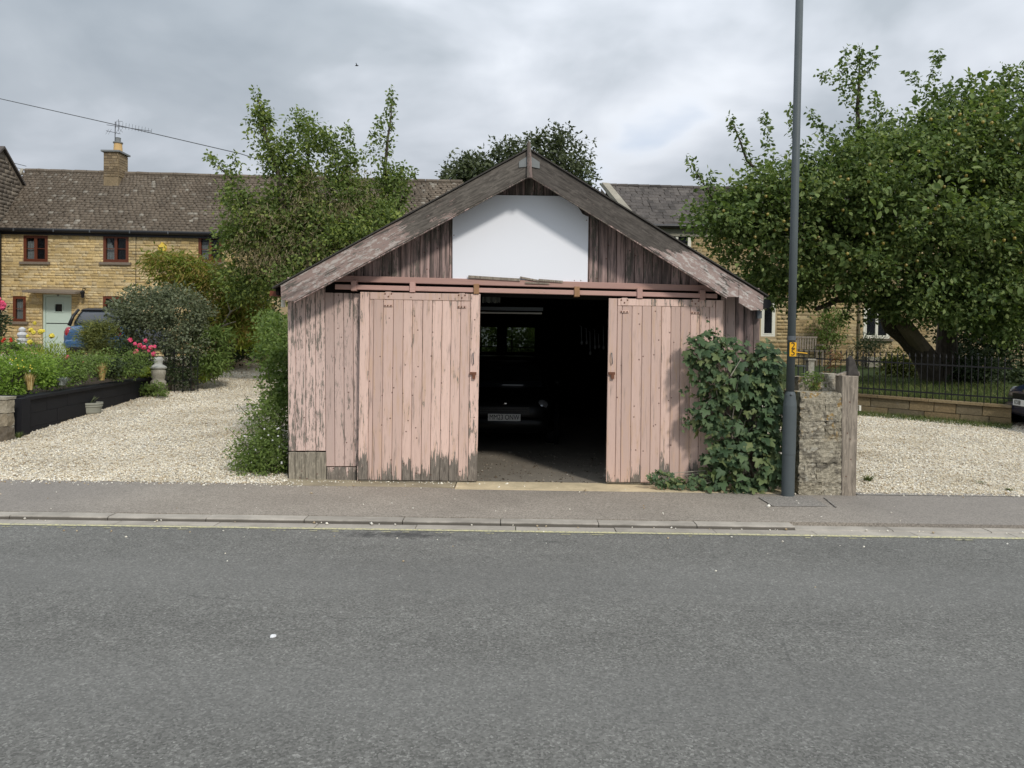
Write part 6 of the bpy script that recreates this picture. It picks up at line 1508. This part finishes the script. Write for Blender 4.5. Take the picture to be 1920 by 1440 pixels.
s_ = 0
while s_ < Ltot:
    e = min(s_ + .9, Ltot); a = R0 + dr_ * (s_ + .004); bq = R0 + dr_ * (e - .004)
    part('coping_stone', MB().bar(Vector((a.x, a.y, topz(s_) - .005)), Vector((bq.x, bq.y, topz(e) - .005)), .30, .05), M['dwarf_stone'], dwl); s_ = e
rl = thing('iron_railing', 'black iron railing with pointed bars on the low stone wall', 'railing', (R0.x, R0.y, topz(0)))
mb = MB(); mb.tube([(0, 0, 0), (0, 0, .80), (0, 0, .815), (0, 0, .835), (0, 0, .90)], [.010, .010, .016, .016, .001], 6); bar_me = mb.mesh('bar'); bar_me.materials.append(M['iron'])
nb_ = int(Ltot / .105)
for k in range(nb_):
    s_ = k * .105 + .03; p_ = R0 + dr_ * s_; o = bpy.data.objects.new('bar', bar_me); COL.objects.link(o); o.parent = rl
    o.location = Vector((p_.x, p_.y, topz(s_) + .02)) - OFF[rl.name]
for zz in (.14, .70):
    a = Vector((R0.x, R0.y, topz(0) + zz)); bq = Vector((R2.x, R2.y, topz(Ltot) + zz)); part('rail', MB().bar(a, bq, .012, .03), M['iron'], rl)
# lawn slopes from the wall coping to the house
nrm = Vector((-dr_.y, dr_.x, 0)); nrm = nrm if nrm.y > 0 else -nrm
mb = MB(); a = R0 + nrm * .12; bq = R2 + nrm * .12
mb.add([(a.x - 2, a.y + .9, topz(0) - .06), (a.x, a.y, topz(0) - .03), (bq.x, bq.y, topz(Ltot) - .03), (30, bq.y, topz(Ltot)), (30, 26, 1.12), (4.6, 26, 1.12)], [(0, 1, 2, 3, 4, 5)]); struct('lawn', mb, M['grass_ground'])
n = 16000; t = rng.random(n); s_ = rng.random(n) * Ltot; off_ = rng.random(n) ** 2 * 5 + .13
x = R0.x + dr_.x * s_ + nrm.x * off_; y = R0.y + dr_.y * s_ + nrm.y * off_
zl = np.array([lerp(topz(q_) - .03, 1.12, min(1, o_ / 9)) for q_, o_ in zip(s_, off_)])
Mx = leaf_mats(n, .10, 0.1, -1.6)
V, F, T = inst([(-.05, 0, 0), (.05, 0, 0), (0, 1, 0)], [(0, 1, 2)], Mx, np.stack([x, y, zl], 1), rng.random(n))
tag(link('lawn_grass', mesh_np('lawn_grass', V, F, T), M['grass_blade']), kind='stuff')
# grass and leaf litter along the foot of the dwarf wall, weeds on the gravel
n = 7000; s_ = rng.random(n) * Ltot; off_ = -.12 - rng.random(n) ** 1.6 * .5
x = R0.x + dr_.x * s_ + nrm.x * off_; y = R0.y + dr_.y * s_ + nrm.y * off_
V, F, T = inst([(-.06, 0, 0), (.06, 0, 0), (0, 1, 0)], [(0, 1, 2)], leaf_mats(n, .075, .1, -1.3), np.stack([x, y, SLOPE * (y - 8.5)], 1), rng.random(n))
tag(link('verge_grass', mesh_np('verge_grass', V, F, T), M['grass_blade']), kind='stuff')
tuft('weed_clump', 'green grass weeds at the foot of the wooden gate post', G(1628, 905), 90, .10, .12, 'grass_blade', .004, 'weed')
tuft('weed_clump', 'small green weed on the right hand gravel near the pavement', G(1838, 909), 40, .05, .09, 'grass_blade', .004, 'weed')
tuft('weed_clump', 'low weed on the gravel at the far right of the pavement', G(1893, 921), 40, .04, .09, 'grass_blade', .004, 'weed')
tuft('weed_clump', 'grass weeds at the foot of the left stone pier', GS(35, 822), 60, .10, .10, 'grass_blade', .005, 'weed')

# ================================================================== IVY-LIKE SHRUB ON THE RIGHT DOOR
iv = thing('currant_bush', 'large lobed-leaf green bush spilling over the right garage door beside the lamp post', 'bush', (P(1390, 925, 8.3).x, 8.3, 0))
pts = []
ang = [(-90, .02), (-150, .30), (-172, .42), (165, .34), (150, .55), (128, .60), (118, .40), (104, .70), (90, .95), (76, .70), (62, .40), (52, .60), (30, .55), (15, .34), (-8, .42), (-30, .30)]
LV = [(0, .35, .05)] + [(r * math.cos(math.radians(a)), .35 + r * math.sin(math.radians(a)) * .8, -.10 * r) for a, r in ang]
LF = [(0, 1 + i, 1 + (i + 1) % len(ang)) for i in range(len(ang))]
LV = np.array(LV)
ib = [(1375, 690, 8.26, 84, 60, .22), (1395, 770, 8.26, 84, 80, .22), (1405, 860, 8.22, 70, 66, .20), (1318, 652, 8.28, 38, 34, .14), (1440, 690, 8.26, 34, 62, .2), (1350, 640, 8.3, 30, 22, .12), (1452, 860, 8.2, 22, 60, .14), (1330, 760, 8.3, 30, 60, .12), (1350, 860, 8.28, 40, 50, .16), (1300, 905, 8.24, 45, 18, .12), (1240, 893, 8.24, 32, 16, .09), (1385, 912, 8.18, 66, 16, .12), (1455, 775, 8.25, 22, 60, .16), (1430, 740, 8.3, 40, 70, .14)]
vol = np.array([q[3] * q[4] for q in ib], float); vol[[9, 10]] *= 3.0; vol /= vol.sum()
N = 2000; which = rng.choice(len(ib), N, p=vol); pos = np.zeros((N, 3)); nrm_ = np.zeros((N, 3))
for i, w in enumerate(which):
    c, r = wpos(ib[w]); d_ = unit(rng.normal(size=3)); rad = rng.uniform(.35, 1) ** .6
    pos[i] = c + d_ * r * rad; nrm_[i] = unit(d_ * np.array((.5, .9, .5)) * .45 + np.array((.15, -.75, .62)) + rng.normal(size=3) * .48)
pos[:, 2] = np.maximum(pos[:, 2], .02); pos[:, 1] = np.minimum(pos[:, 1], YD - .03)
ax = rng.normal(size=(N, 3)) * .5 + np.array((0, -.25, -.9)); ax = ax - nrm_ * (ax * nrm_).sum(1, keepdims=True); ax = unit(ax)
sz = .094 * np.exp(np.clip(rng.normal(size=N) * .40, -.9, .42)); sz[np.isin(which, [9, 10])] *= .6
Mx = np.stack([np.cross(ax, nrm_), ax, nrm_], axis=2) * sz[:, None, None]
order = np.argsort(pos[:, 1] - sz * .8)
variants = []
for k in range(4):
    v = LV.copy(); v[1:] *= rng.uniform(.88, 1.12, (len(LV) - 1, 1)); v[:, 2] -= .25 * (np.abs(v[:, 0]) ** 1.5) * (k - 1) * .5
    me = mesh_np('leaf', v, LF, smooth=False); me.materials.append(M['leaf_ivy']); variants.append(me)
off = np.array(OFF[iv.name])
for i in order[:300]:
    o = bpy.data.objects.new('leaf', variants[i % 4]); COL.objects.link(o); o.parent = iv
    mm = Matrix(Mx[i].tolist()).to_4x4(); mm.translation = Vector(pos[i] - off); o.matrix_local = mm
rest = order[300:]
V, F, T = inst(LV, LF, Mx[rest], pos[rest] - off, rng.random(len(rest)))
tag(link('inner_leaves', mesh_np('inner_leaves', V, F, T), M['leaf_ivy'], iv), kind='stuff')
mb = MB()
for k in range(26):
    i = random.randrange(N); b0 = Vector((P(random.uniform(1360, 1450), 925, 8.35).x, 8.34, 0)); e = Vector(pos[i]); md = b0.lerp(e, .55) + Vector((random.uniform(-.1, .1), .05, .12))
    mb.tube([b0, md, e], [.008, .006, .003], 5)
for ln_ in ([(1340, 690, 8.3), (1338, 640, 8.3), (1337, 612, 8.3)], [(1360, 720, 8.2), (1300, 780, 8.25), (1283, 800, 8.3)], [(1330, 700, 8.2), (1300, 650, 8.2), (1290, 640, 8.25)], [(1370, 705, 8.05), (1390, 672, 8.05)]):
    mb.tube([P(*q_) for q_ in ln_], [.006, .004, .003], 5)
part('stem', mb, M['pale_branch'], iv, kind='stuff')
n = 60; sp_pts = []
for (cx, cy, sx_, sy_) in ((1337, 622, 12, 12), (1286, 730, 9, 8), (1285, 795, 9, 10), (1296, 780, 7, 8), (1305, 800, 8, 6)):
    for k in range(9): sp_pts.append(P(cx + random.gauss(0, sx_ * .6), cy + random.gauss(0, sy_ * .6), 8.3 + random.uniform(-.04, .04)))
pos2 = np.array(sp_pts); n = len(pos2); nr = unit(np.tile(np.array((.1, -.8, .6)), (n, 1)) + rng.normal(size=(n, 3)) * .35); ax = rng.normal(size=(n, 3)) + np.array((0, 0, -.8)); ax = unit(ax - nr * (ax * nr).sum(1, keepdims=True))
s_ = rng.uniform(.035, .07, n)
V, F, T = inst(LV, LF, np.stack([np.cross(ax, nr), ax, nr], axis=2) * s_[:, None, None], pos2 - off, rng.random(n))
tag(link('outer_sprigs', mesh_np('outer_sprigs', V, F, T), M['leaf_ivy'], iv), kind='stuff')

# ================================================================== WIRES AND BIRD
mb = MB(); a = P(-120, 160, 30); c = P(0, 185, 29); e = P(213, 233, 27.5); f = P(450, 288, 25.0); g_ = P(520, 310, 24)
mb.tube([a, c, e, f, g_], .016, 6); single('overhead_cable', mb, M['cable'], 'long overhead cable crossing the sky above the cottage chimney', 'cable', a)
mb = MB(); mb.tube([P(-60, 285, 27), P(25, 305.5, 26.8), P(49, 311.5, 26.4)], .012, 6); single('overhead_cable', mb, M['cable'], 'upper of two short wires between the left gable and cottage ridge', 'cable', P(25, 305.5, 26.8))
mb = MB(); mb.tube([P(-60, 296, 27), P(29, 314, 26.8), P(47, 318, 26.4)], .010, 6); single('overhead_cable', mb, M['cable'], 'lower of two short wires between the left gable and cottage ridge', 'cable', P(29, 314, 26.8))
q = P(669, 123, 60); mb = MB(); mb.blob(q, (.16, .05, .045), 6, 8); mb.add([q + Vector((-.05, 0, .02)), q + Vector((.06, 0, .02)), q + Vector((.02, -.32, .10)), q + Vector((-.02, -.32, .10))], [(0, 1, 2, 3)]); mb.add([q + Vector((-.05, 0, .02)), q + Vector((.06, 0, .02)), q + Vector((.02, .32, .10)), q + Vector((-.02, .32, .10))], [(3, 2, 1, 0)])
single('bird', mb, M['iron'], 'tiny dark bird flying in the grey sky above the left tree', 'bird', q)
